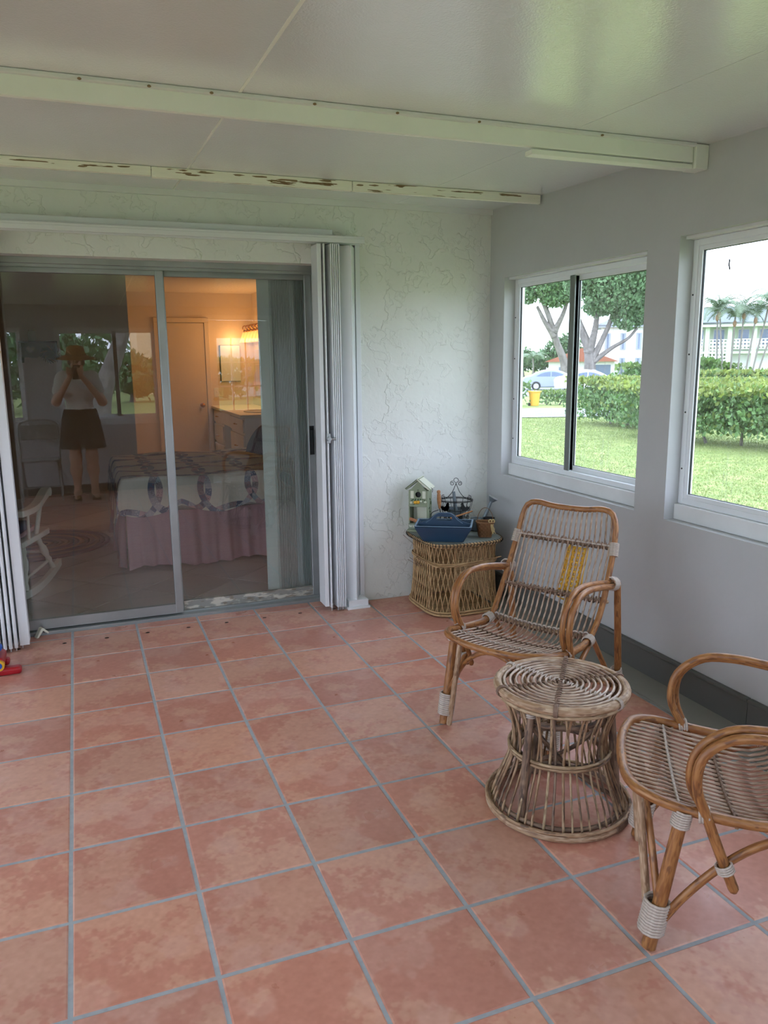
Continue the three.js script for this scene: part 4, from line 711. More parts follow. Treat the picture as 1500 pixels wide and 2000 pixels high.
  for (let i = 0; i < 22; i++) { const a = i / 22 * 6.283; put('twig', tube([[Math.cos(a) * .045, Math.sin(a) * .045, 0], [Math.cos(a + .4) * .06, Math.sin(a + .4) * .06, .008], [Math.cos(a + .7) * .085, Math.sin(a + .7) * .085, .012]], .0045, 6, 4), i % 4 ? M.black : M.splint, w); }
}
{
  // vertical blinds drawn to the side
  const b = thing('vertical_blind', 'grey-green vertical blind stacked at the edge of the sliding door', 'blind', [1.62, 0, -.31]);
  put('head_rail', bx(-1.55, .13, 1.925, 1.965, -.02, .025, .003), M.trimWhite, b);
  const slat = merge([sheet(4, 1, (u, v) => [(u - .5) * .086, .045 + v * 1.875, .005 * (1 - Math.pow(2 * u - 1, 2))]), rod([.043, .045, 0], [.043, 1.92, 0], .0016, .0016, 5)]);
  for (let i = 0; i < 24; i++) { const m = put('slat', slat, M.blind, b); m.position.set(-.112 + i * .0102, 0, 0); m.rotation.y = R(-75 + rr(-2, 2)); }
  const edge = put('slat', slat, M.blind, b); edge.position.set(-.125, 0, .02); edge.rotation.y = R(-30);
}
// ---------- outdoors ----------
const groundY = (x, z) => { const d = Math.hypot(x - .45, z - 4.3); return -.15 - .95 * sstep(18, 62, d) * (z < 4 ? 1 : 0) - .95 * sstep(18, 62, d) * 0; };
{
  M.lawn = std({ name: 'lawn', roughness: .95, map: tex(1024, 1024, (u, v) => { const a = fbm(u, v, 24, 4, 401), b = vnoise(u, v, 256, 405), c = mix3([112, 136, 68], [152, 164, 96], sstep(.3, .7, a * .6 + b * .4)); return mix3(c, [176, 166, 118], .3 * sstep(.62, .75, fbm(u, v, 10, 3, 409))); }, true, .25), bumpMap: tex(256, 256, (u, v) => 255 * vnoise(u, v, 90, 411), false, .8), bumpScale: .03 });
  M.asphalt = std({ name: 'pale_asphalt', roughness: .9, map: tex(256, 256, (u, v) => { const g = 16 * (fbm(u, v, 32, 3, 415) - .5); return [122 + g, 124 + g, 130 + g]; }, true, .3) });
  M.bark = std({ name: 'grey_bark', roughness: .95, map: tex(256, 256, (u, v) => { const g = 60 * (fbm(u, v * .5, 16, 4, 421) - .5); return [112 + g, 107 + g, 102 + g]; }, true, 1.5), bumpMap: tex(256, 256, (u, v) => 255 * fbm(u, v, 16, 4, 425), false, 1.5), bumpScale: .03 });
  const leafy = (name, c) => phys({ name, color: c, roughness: .7, transmission: .3, thickness: 0, side: THREE.DoubleSide });
  M.leaf = leafy('leaf_green', 0xffffff);
  const land = built('lawn', planar(sheet(90, 110, (u, v) => { const x = lerp(-60, 120, u), z = lerp(90, -120, v); return [x, groundY(x, z), z]; })), M.lawn, 'mown lawn around the house');
  const blade = new THREE.BufferGeometry(); blade.setAttribute('position', new THREE.Float32BufferAttribute([-.006, 0, 0, .006, 0, 0, .004, .035, .012, -.004, 0, -.006, .008, 0, .004, -.01, .03, -.008], 3)); blade.computeVertexNormals();
  const dm = new THREE.Object3D(), col = new THREE.Color();
  const scatter = (name, geo, mat, n, place, parent) => { const m = new THREE.InstancedMesh(geo, mat, n); m.name = parent ? name : numbered(name); m.userData.kind = 'stuff'; m.castShadow = m.receiveShadow = true; for (let i = 0; i < n; i++) { const c = place(dm, i); dm.updateMatrix(); m.setMatrixAt(i, dm.matrix); col.setRGB(...c); m.setColorAt(i, col); } (parent ?? scene).add(m); return m; };
  const gr = scatter('grass', blade, std({ name: 'grass_blade', color: 0xffffff, roughness: .9, side: THREE.DoubleSide }), 90000, (o) => { const t = rnd(), x = 3.6 + 10 * Math.pow(t, .7), z = 4.3 - (x - .45) * rr(.35, 2.0); o.position.set(x, groundY(x, z) - .002, z); o.rotation.set(rr(-.3, .3), rr(0, 6.28), rr(-.3, .3)); o.scale.setScalar(rr(.5, .95)); const k = rr(.85, 1.25); return [.235 * k, .295 * k, .105 * k]; });
  gr.userData.label = 'short green grass blades of the lawn';
  const leafG = new THREE.BufferGeometry(); leafG.setAttribute('position', new THREE.Float32BufferAttribute([0, 0, 0, .36, .5, .12, 0, 1, .05, 0, 0, 0, 0, 1, .05, -.36, .5, .12], 3)); leafG.computeVertexNormals();
  const along = (pts, w, y0, y1) => { const c = curve(pts.map(([x, z]) => [x, 0, z])); return (o) => { const p = c.getPointAt(rnd()), tn = rnd(), face = rnd(); const a = rr(-.5, .5) * w; let dx = rr(-w, w) / 2, dz = rr(-w, w) / 2, y = lerp(y0, y1, Math.pow(rnd(), .8)); if (face < .4) y = y1 + rr(-.09, .07); o.position.set(p.x + dx, groundY(p.x, p.z) + y, p.z + dz); return (y - y0) / (y1 - y0); }; };
  function hedge(label, pts, w, h, n, size, low = .1, lime = .5) {
    const p0 = pts[0], t = thing('hedge', label, 'hedge', [0, 0, 0]), f = along(pts, w, low, h);
    const m = scatter('foliage', leafG, M.leaf, n, (o) => { const k = f(o); o.rotation.set(rr(-1.2, 1.2), rr(0, 6.28), rr(-1.2, 1.2)); o.scale.setScalar(size * rr(.7, 1.3)); const b = rr(.7, 1.25), y = k > .86 ? lime * (rnd() < .75 ? 1 : .3) : (rnd() < .1 ? lime * .7 : 0); return [(.1 + .25 * y) * b, (.215 + .15 * y) * b, (.055 - .01 * y) * b]; }, t);
    const c = curve(pts.map(([x, z]) => [x, 0, z])), L = c.getLength(), out = [];
    for (let i = 0; i < Math.max(3, L / .5); i++) { const p = c.getPointAt(Math.min(1, (i + .5) / Math.max(3, L / .5))), y = groundY(p.x, p.z); out.push(rod([p.x + rr(-.2, .2), y - .05, p.z + rr(-.2, .2)], [p.x + rr(-.3, .3), y + h * .7, p.z + rr(-.3, .3)], .03, .015, 6)); }
    put('stems', merge(out), M.bark, t); return t;
  }
  hedge('clipped hedge with lime top growth seen beside the big tree', [[11.9, -11.35], [12.1, -10.3], [12.0, -9.1]], 1.25, 1.0, 12000, .085);
  hedge('long clipped hedge with yellow-green tips below the palms', [[10.9, -8.4], [11.1, -6.4], [11.7, -5.2], [12.3, -3.6]], 1.5, .98, 24000, .085, .2);
  hedge('second yellow-topped hedge row behind the long hedge', [[18.5, -15], [19.4, -13.4], [20.3, -11.8], [21.4, -10]], 1.4, .85, 9000, .11);
  hedge('dark clipped hedge beside the amber bin', [[14.2, -20.2], [14.85, -19.75]], .7, .72, 900, .13, .05, .15);
  hedge('low pale shrub border at the parking edge', [[16, -20.3], [16.9, -19.6], [18, -18.9]], .7, .42, 1300, .12, .02, .25);
  hedge('low hedge row in front of the white block', [[45, -53], [48, -50.5], [52, -47.5]], 1.6, 1.5, 2000, .4, .02, .2);
  hedge('low hedge along the palm bed', [[40.5, -40.3], [43, -37.9], [45.8, -35.3]], 1.6, 1.15, 2000, .35, .02, .5);
  hedge('round bush at the corner of the white block', [[46.2, -46.4], [47.2, -45.6]], 1.8, 1.9, 900, .4, .02, .1);
  hedge('dark hedge across the lawn behind the front windows', [[4.1, 41], [6.4, 40.5], [9, 40]], 2, 1.9, 1600, .45, .02, .1);
  hedge('square clipped hedge in front of the awning terrace', [[9.2, 29], [10.6, 28.6]], 1.3, 1.1, 900, .3, .02, .2);
  function tree(label, limbs, blobs, n, size, tone) {             // limbs: [points, r0]; blobs: [x, y, z, rx, ry]
    const t = thing('broadleaf_tree', label, 'tree', [0, 0, 0]);
    put('trunk', merge(limbs.map(([pts, r]) => { const c = curve(pts), N = 14, g = new THREE.TubeGeometry(c, N, 1, 9), p = g.attributes.position, q = new THREE.Vector3(); for (let i = 0; i <= N; i++) { const ce = c.getPointAt(i / N), k = r * (1 - .55 * i / N) * (1 + .35 * Math.pow(1 - i / N, 6)); for (let j = 0; j <= 9; j++) { const id = i * 10 + j; q.fromBufferAttribute(p, id).sub(ce).multiplyScalar(k).add(ce); p.setXYZ(id, q.x, q.y, q.z); } } g.computeVertexNormals(); return g; })), M.bark, t);
    const tot = blobs.reduce((a, b) => a + b[3] * b[3] * b[4], 0); let acc = [], s = 0; for (const b of blobs) { s += b[3] * b[3] * b[4] / tot; acc.push(s); }
    scatter('crown', leafG, M.leaf, n, (o) => { const q = rnd(), b = blobs[acc.findIndex((a) => q <= a + 1e-9)], a = rr(0, 6.283), cz = rr(-1, 1), rad = Math.pow(rr(.25, 1), .4), sn = Math.sqrt(1 - cz * cz); o.position.set(b[0] + Math.cos(a) * sn * rad * b[3], b[1] + cz * rad * b[4], b[2] + Math.sin(a) * sn * rad * b[3]); o.rotation.set(rr(-1.5, 1.5), rr(0, 6.28), rr(-1.5, 1.5)); o.scale.setScalar(size * rr(.6, 1.4)); const k = rr(.7, 1.3) * tone; return [.105 * k, .2 * k, .08 * k]; }, t);
    return t;
  }
  const B = (x, y, z, f) => f.map(([a, b, r, h]) => [x + a * .8, y + b, z + a * .6, r, h]);     // a runs across the view
  tree('big forked shade tree in front of the white block', [[[[35.36, -1, -44.5], [35.4, .4, -44.5], [35.3, 1.8, -44.6], [34.7, 3.6, -45], [34.2, 5, -45.3]], .46], [[[35.4, .8, -44.5], [35.9, 2.2, -44.1], [36.4, 3.8, -43.7], [36.6, 5.2, -43.6]], .24], [[[35.5, .9, -44.4], [36.5, 1.9, -43.6], [37.4, 2.6, -42.9], [37.9, 3.3, -42.6]], .18], [[[35.3, 1.6, -44.6], [35.5, 3, -44.3], [35.7, 5, -44.2]], .3]],
    B(36.3, 6.2, -43.8, [[0, -.2, 2, 1.9], [-1.4, .8, 1.7, 1.5], [1.3, -.5, 1.9, 1.8], [2.5, -1.4, 1.4, 1.4], [.2, 2, 2.2, 1.4], [2.2, 1.5, 2, 1.7], [-.7, -1.4, 1.1, .8], [1.3, -2.2, 1.2, .9], [3.2, -.2, 1.4, 1.4], [-2.3, .2, 1, 1]]), 22000, .28, 1.1);
  tree('leaning shade tree behind the parked cars', [[[[43.98, -1.1, -60.4], [43.9, .6, -60.4], [43.3, 2.6, -60.9], [42.6, 5, -61.3], [41.9, 7, -61.8]], .42], [[[43.1, 3.2, -61], [42.2, 4.6, -61.4], [41.7, 6, -62]], .3], [[[43, 3.6, -61], [43.6, 5.4, -60.4], [44, 7, -60.2]], .28]],
    B(42.6, 8.2, -61, [[0, 0, 2.2, 1.8], [-1.6, .6, 1.7, 1.5], [1.5, .8, 1.8, 1.6], [-2.3, -1.2, 1.1, .9], [.4, -1.6, 1.5, .8], [2, -1, 1.3, 1.1]]), 13000, .34, 1.2);
  for (let i = 0; i < 7; i++) { const u = i / 6, x = lerp(51, 57.5, u), z = lerp(-82.5, -77.5, u), y = -1.1, h = [3.2, 3.6, 2.9, 3.3, 4.8, 5.3, 3.4][i]; tree('distant dark tree in the row behind the parking lot', [[[[x, y, z], [x, y + h * .5, z]], .25]], B(x, y + h * .62, z, [[0, 0, 1.3, h * .36], [.9, -.3, .9, h * .3], [-.9, -.4, .9, h * .3]]), 900, .4, .95).userData.group = 'distant tree row'; }
  tree('leaning grey tree on the lawn behind the photographer', [[[[1.0, -.25, 23.4], [1.25, .8, 23.4], [1.75, 2, 23.4], [2.2, 3.2, 23.4], [2.9, 5, 23.6]], .34], [[[1.9, 2.4, 23.4], [1.5, 3.6, 23.7], [1.2, 5, 24]], .16]], [[2.9, 6, 23.6, 1.8, 1.2], [1.2, 5.8, 24, 1.5, 1], [4, 5.6, 23.2, 1.3, .9]], 1500, .3, 1);
  for (const [x, z, h, r] of [[-2.2, 30, 4.4, 1.6], [-.5, 34, 3.6, 1.6], [.9, 36, 5.4, 1.9], [3.2, 40, 2.4, 1.1], [-5, 32, 4, 2]]) tree('shrubby tree across the lawn behind the front windows', [[[[x, -.2, z], [x + .1, h * .6, z]], .14]], [[x, h * .55, z, r, h * .45], [x + r * .5, h * .4, z + .3, r * .7, h * .38]], 1100, .38, 1.25).userData.group = 'shrubs across the front lawn';
  for (const z of [-2, 2.5, 7]) tree('unseen round shrub added on the side lawn', [[[[-11, -.2, z], [-11, 1, z]], .1]], [[-11, 1.1, z, 1.3, 1.1]], 500, .25, .9).userData.group = 'unseen shrubs added on the side lawn';  // out-of-view shrubs added for the light from this side
  // road and parking
  const strip = (a, b, w, y) => { const A = V(a[0], 0, a[1]), Bv = V(b[0], 0, b[1]), d = Bv.clone().sub(A), n = V(-d.z, 0, d.x).normalize().multiplyScalar(w / 2); return planar(sheet(30, 2, (u, v) => { const p = A.clone().addScaledVector(d, u).addScaledVector(n, v * 2 - 1); return [p.x, groundY(p.x, p.z) + y, p.z]; })); };
  built('road', strip([-6, -21.5], [46, -5], 4.4, .02), M.asphalt, 'pale asphalt drive across the lawn');
  built('parking_lot', strip([22, -48], [44, -30], 20, .025), M.asphalt, 'pale parking lot beyond the drive');
  // palms
  const frond = (() => { const out = [], c = curve([[0, 0, 0], [.35, .38, 0], [.9, .5, 0], [1.5, .2, 0], [1.8, -.2, 0]]); out.push(new THREE.TubeGeometry(c, 10, .02, 4)); const pos = []; for (let i = 1; i < 22; i++) for (const s of [-1, 1]) { const p = c.getPointAt(i / 22), q = c.getPointAt(Math.min(1, i / 22 + .03)), L = .5 * Math.sin(Math.PI * (i / 22 * .8 + .15)); pos.push(p.x, p.y, p.z, q.x, q.y, q.z, p.x + L * .55, p.y - L * .35, s * L); } const g = new THREE.BufferGeometry(); g.setAttribute('position', new THREE.Float32BufferAttribute(pos, 3)); g.setAttribute('uv', new THREE.Float32BufferAttribute(new Float32Array(pos.length / 3 * 2), 2)); g.computeVertexNormals(); out.push(g); return merge(out); })();
  const palmLeaf = phys({ name: 'palm_frond', color: 0x6f8566, roughness: .7, transmission: .3, thickness: 0, side: THREE.DoubleSide }), palmBark = std({ name: 'palm_trunk', color: 0x7d7973, roughness: .9 }), husk = std({ name: 'dry_palm_husk', color: 0x8c7258, roughness: .9 });
  const palms = [[0, -.3, 4.9], [.5, -.7, 5.1], [1.0, .1, 4.4], [1.55, .2, 5.0], [2.1, .6, 4.6], [2.55, 1.1, 5.6], [2.9, 1.7, 5.2]];
  palms.forEach(([a, lean, h], i) => {
    const x = 50.3 + a * .72, z = -47.7 + a * .7, y = groundY(x, z), t = thing('palm_tree', 'slender palm in the clump before the breeze-block house', 'palm', [x, y, z], 0, 'palm clump'), hh = h - y;
    const tx = lean * .9 * .72, tz = lean * .9 * .7; put('trunk', tube([[0, 0, 0], [tx * .3, hh * .35, tz * .3], [tx * .7, hh * .7, tz * .7], [tx, hh, tz]], .07, 14, 7), palmBark, t);
    put('husk', new THREE.SphereGeometry(.15, 8, 6).scale(1, 2, 1).translate(tx * .95, hh - .55, tz * .95), husk, t);
    for (let k = 0; k < 9; k++) { const f = put('frond', frond, palmLeaf, t); f.scale.setScalar(1.25); f.position.set(tx, hh - .05, tz); f.rotation.set(0, k / 9 * 6.283 + i, rr(-.35, .5)); }
  });
  { const t = thing('palm_tree', 'short yellow-green palm beside the distant trees', 'palm', [47.9, -1.1, -72.6]); put('trunk', tube([[0, 0, 0], [.1, 1.4, 0], [0, 2.2, 0]], .09, 8, 7), palmBark, t); for (let k = 0; k < 9; k++) { const f = put('frond', frond, palmLeaf, t); f.position.set(0, 2.2, 0); f.rotation.set(0, k * .7, rr(-.3, .3)); } }
  // buildings
  M.render1 = std({ name: 'white_render', color: 0xd9dcda, roughness: .85 }); M.render2 = std({ name: 'pale_green_render', color: 0xc6d2bc, roughness: .85 }); M.tan = std({ name: 'tan_render', color: 0xd8c4a2, roughness: .85 });
  M.pane = std({ name: 'dark_window_glass', color: 0x6f7d94, roughness: .12, metalness: .1 }); M.roofTile = std({ name: 'terracotta_roof', color: 0x9a5f4c, roughness: .8 }); M.roofPale = std({ name: 'pale_roof', color: 0x98a0aa, roughness: .8 }); M.awning = std({ name: 'dark_awning', color: 0x59625e, roughness: .8 });
  const w1 = thing('apartment_block', 'white two-storey block with tall shuttered windows behind the big tree', 'building', [57.8, -1.1, -74], R(-37));
  put('wall', bx(0, 16, 0, 5.75, -8, 0), M.render1, w1); put('roof', poly3([[-.5, 5.75], [16.5, 5.75], [16.5, 5.95], [13, 7.4], [3, 7.4], [-.5, 5.95]], 9), M.roofPale, w1); put('eave', bx(-.5, 16.5, 5.65, 5.95, -8.4, .6), M.roofPale, w1);
  for (const x of [.1, 3.4, 6.7, 10]) put('rib', bx(x, x + .25, 0, 5.7, 0, .12), M.render1, w1);
  for (const x of [.85, 2.55, 4.3, 5.8]) for (const y of [.3, 3.1]) { const f = put('window', bx(x - .32, x + .32, y, y + 1.9, -.02, .05), M.roofPale, w1); put('pane', bx(x - .1, x + .1, y + .12, y + 1.8, .05, .07), M.pane, f); }
  const rh = thing('red_roof_house', 'low white house with a terracotta roof beyond the parking lot', 'building', [49.2, -1.1, -71.4], R(-37));
  put('wall', bx(0, 7, 0, 1.9, -6, 0), M.render1, rh); put('roof', poly3([[-.4, 1.85], [7.4, 1.85], [3.5, 3.3]], 6.8), M.roofTile, rh); const wf = put('window', bx(1.1, 1.8, .6, 1.3, -.01, .04), M.roofPale, rh); put('pane', bx(1.18, 1.72, .67, 1.23, .04, .05), M.pane, wf); put('porch', bx(4.2, 6.6, 0, 1.5, -.5, .03), M.pane, rh);
  function poly3(pts, depth) { return planar(extrude(poly(pts), depth).translate(0, 0, -depth + .6)); }
  const bb = thing('breeze_block_house', 'pale green two-storey house with breeze-block screens behind the palms', 'building', [53.4, -1.1, -55.8], R(-45));
  put('wall', bx(-2, 16, 0, 5.2, -7, -1.2), M.render2, bb); put('roof', poly3([[-2.6, 5.15], [16.6, 5.15], [16.6, 5.4], [13, 6.7], [1, 6.7], [-2.6, 5.4]], 9.2), M.roofPale, bb); put('eave', bx(-2.6, 16.6, 4.95, 5.35, -8, .6), M.render2, bb);
  put('balcony_floor', bx(-2, 16, 2.55, 2.75, -1.2, .1), M.render2, bb);
  for (const x of [.3, 2.35, 4.25, 6.3]) put('post', bx(x - .18, x + .18, 0, 5.1, -.15, .15), M.render2, bb);
  const block = (() => { const s = poly([[0, 0], [.3, 0], [.3, .3], [0, .3]]), h = new THREE.Path(); h.moveTo(.06, .06); h.lineTo(.06, .2); h.lineTo(.15, .24); h.lineTo(.24, .2); h.lineTo(.24, .06); h.closePath(); s.holes.push(h); return extrude(s, .12, 0, 2); })();
  for (const [x0, n] of [[-1.2, 4], [.52, 5], [2.56, 5]]) for (let i = 0; i < n; i++) for (let j = 0; j < 10; j++) { const m = put('breeze_block', block, M.render1, bb); m.position.set(x0 + i * .3, .75 + j * .31, -.05); }
  for (let i = 0; i < 14; i++) for (let j = 0; j < 3; j++) { const m = put('breeze_block', block, M.render1, bb); m.position.set(4.5 + i * .3, 2.95 + j * .31, -.05); }
  put('lower_wall', bx(4.4, 16, 0, 2.6, -.9, -.75), M.render1, bb);
  for (const x of [-.4, 1.5, 3.3, 5.4, 7.2]) { const f = put('window', bx(x - .5, x + .5, 3.1, 4.8, -1.22, -1.15), M.render1, bb); put('pane', bx(x - .43, x + .43, 3.2, 4.7, -1.15, -1.13), M.pane, f); }
  const tb = thing('tan_house', 'tan rendered house across the lawn behind the front windows', 'building', [4.7, -.15, 55], 0);
  put('wall', bx(0, 14, 0, 7.6, 0, 8), M.tan, tb); put('roof', bx(-.4, 14.4, 7.6, 7.9, -.4, 8.4), M.roofPale, tb); for (const x of [2.2, 5, 8]) for (const y of [1.2, 4.2]) { const f = put('window', bx(x, x + 1.1, y, y + 1.3, -.05, .02), M.render1, tb); put('pane', bx(x + .08, x + 1.02, y + .08, y + 1.22, -.07, -.05), M.pane, f); }
  const ab = thing('awning_house', 'white house with a dark awning across the lawn behind the porch door', 'building', [9.6, -.15, 44.5], 0);
  put('wall', bx(0, 9, 0, 5.6, 0, 6), M.render1, ab); put('roof', bx(-.4, 9.4, 5.6, 5.9, -.4, 6.4), M.roofPale, ab); put('awning', bx(.2, 3.6, 2.0, 2.25, -1.6, 0).translate(0, 0, 0), M.awning, ab); put('awning', bx(3.9, 5.6, 1.9, 2.4, -1.2, 0), M.awning, ab);
  for (const x of [.5, 2.1, 4.1]) { const f = put('window', bx(x, x + 1.2, .6, 2, -.05, .02), M.render1, ab); put('pane', bx(x + .08, x + 1.12, .7, 1.92, -.07, -.05), M.pane, f); }
  for (const x of [10.4, 11.3]) { const c = thing('garden_chair', 'pink metal garden chair on the awning terrace', 'chair', [x, -.15, 41.6], Math.PI, 'pink garden chairs'); const pk = M.pinkMetal ??= std({ name: 'pink_chair_enamel', color: 0xd79a90, roughness: .5 }); put('seat', bx(-.24, .24, .4, .43, -.22, .22, .01), pk, c); put('backrest', bx(-.24, .24, .5, .92, -.26, -.23, .01), pk, c); for (const [a, b] of [[-.22, -.2], [.22, -.2], [-.22, .2], [.22, .2]]) put('leg', rod([a, 0, b], [a, .41, b], .013), pk, c); for (const s of [-1, 1]) put('arm', tube([[s * .26, .2, .24], [s * .27, .62, .2], [s * .27, .64, -.2]], .013, 12, 6), pk, c); }
  // cars
  function car(label, x, z, turn, paint) {
    const c = thing('car', label, 'car', [x, groundY(x, z) + .025, z], turn);
    const s = new THREE.Shape(); s.moveTo(-2.25, .35); s.lineTo(-2.3, .75); s.bezierCurveTo(-2.25, .95, -2, .98, -1.75, 1.0); s.bezierCurveTo(-1.3, 1.3, -.9, 1.42, -.3, 1.43); s.bezierCurveTo(.3, 1.42, .75, 1.15, 1.05, .96); s.bezierCurveTo(1.6, .92, 2.1, .82, 2.3, .62); s.lineTo(2.3, .36); s.lineTo(1.78, .32); s.absarc(1.42, .32, .36, 0, Math.PI, false); s.lineTo(-1.02, .3); s.absarc(-1.38, .32, .36, 0, Math.PI, false); s.closePath();
    put('body', extrude(s, 1.56, .08, 8).translate(0, 0, -.78), paint, c);
    const gl = new THREE.Shape(); gl.moveTo(-1.4, 1.02); gl.bezierCurveTo(-1.05, 1.25, -.8, 1.34, -.3, 1.35); gl.bezierCurveTo(.2, 1.34, .55, 1.15, .8, 1.0); gl.closePath(); put('window', extrude(gl, 1.735, 0, 6).translate(0, 0, -.8675), M.pane, c);
    put('windscreen', bx(-.5, .5, -.01, .01, -.66, .66).rotateZ(-.62).translate(.62, 1.2, 0), M.pane, c); put('pillar', [bx(-.36, -.29, .98, 1.36, .862, .872), bx(-.36, -.29, .98, 1.36, -.872, -.862)], paint, c);
    for (const wx of [-1.38, 1.42]) for (const wz of [-.78, .78]) { const w = put('wheel', rod([wx, .32, wz - .1], [wx, .32, wz + .1], .32, .32, 22), M.black, c); put('hub', rod([wx, .32, wz - .11], [wx, .32, wz + .11], .2, .2, 10), M.steel, w); }
    put('tail_light', [bx(-2.36, -2.1, .72, .86, .45, .8, .02), bx(-2.36, -2.1, .72, .86, -.8, -.45, .02)], M.red, c); put('bumper', bx(-2.36, -2.2, .38, .56, -.8, .8, .03), paint, c);
    return c;
  }
  const silver = std({ name: 'silver_car_paint', color: 0x98a2ac, metalness: .4, roughness: .3 }), white = std({ name: 'white_car_paint', color: 0xdcdedd, roughness: .3 });
  car('silver sedan parked behind the amber bin', 33.4, -45.9, R(-32), silver);
  car('white sedan parked with its red tail lights beside the silver sedan', 33.6, -41.9, R(-25), white);
  car('white sedan half hidden behind the hedges near the palms', 34.5, -35, R(-42), white);
  const bin = thing('amber_bin', 'amber yellow bin standing by the dark hedge', 'bin', [15.25, groundY(15.25, -19.5), -19.5], .4);
  const amber = std({ name: 'amber_plastic', color: 0xe3a93e, roughness: .5 });
  put('body', new THREE.CylinderGeometry(.2, .15, .46, 4, 1).rotateY(Math.PI / 4).translate(0, .24, 0), amber, bin); put('lid', bx(-.17, .17, .47, .52, -.17, .17, .015), amber, bin); put('wheel', rod([-.13, .06, -.13], [.13, .06, -.13], .06, .06, 10), M.black, bin);
}
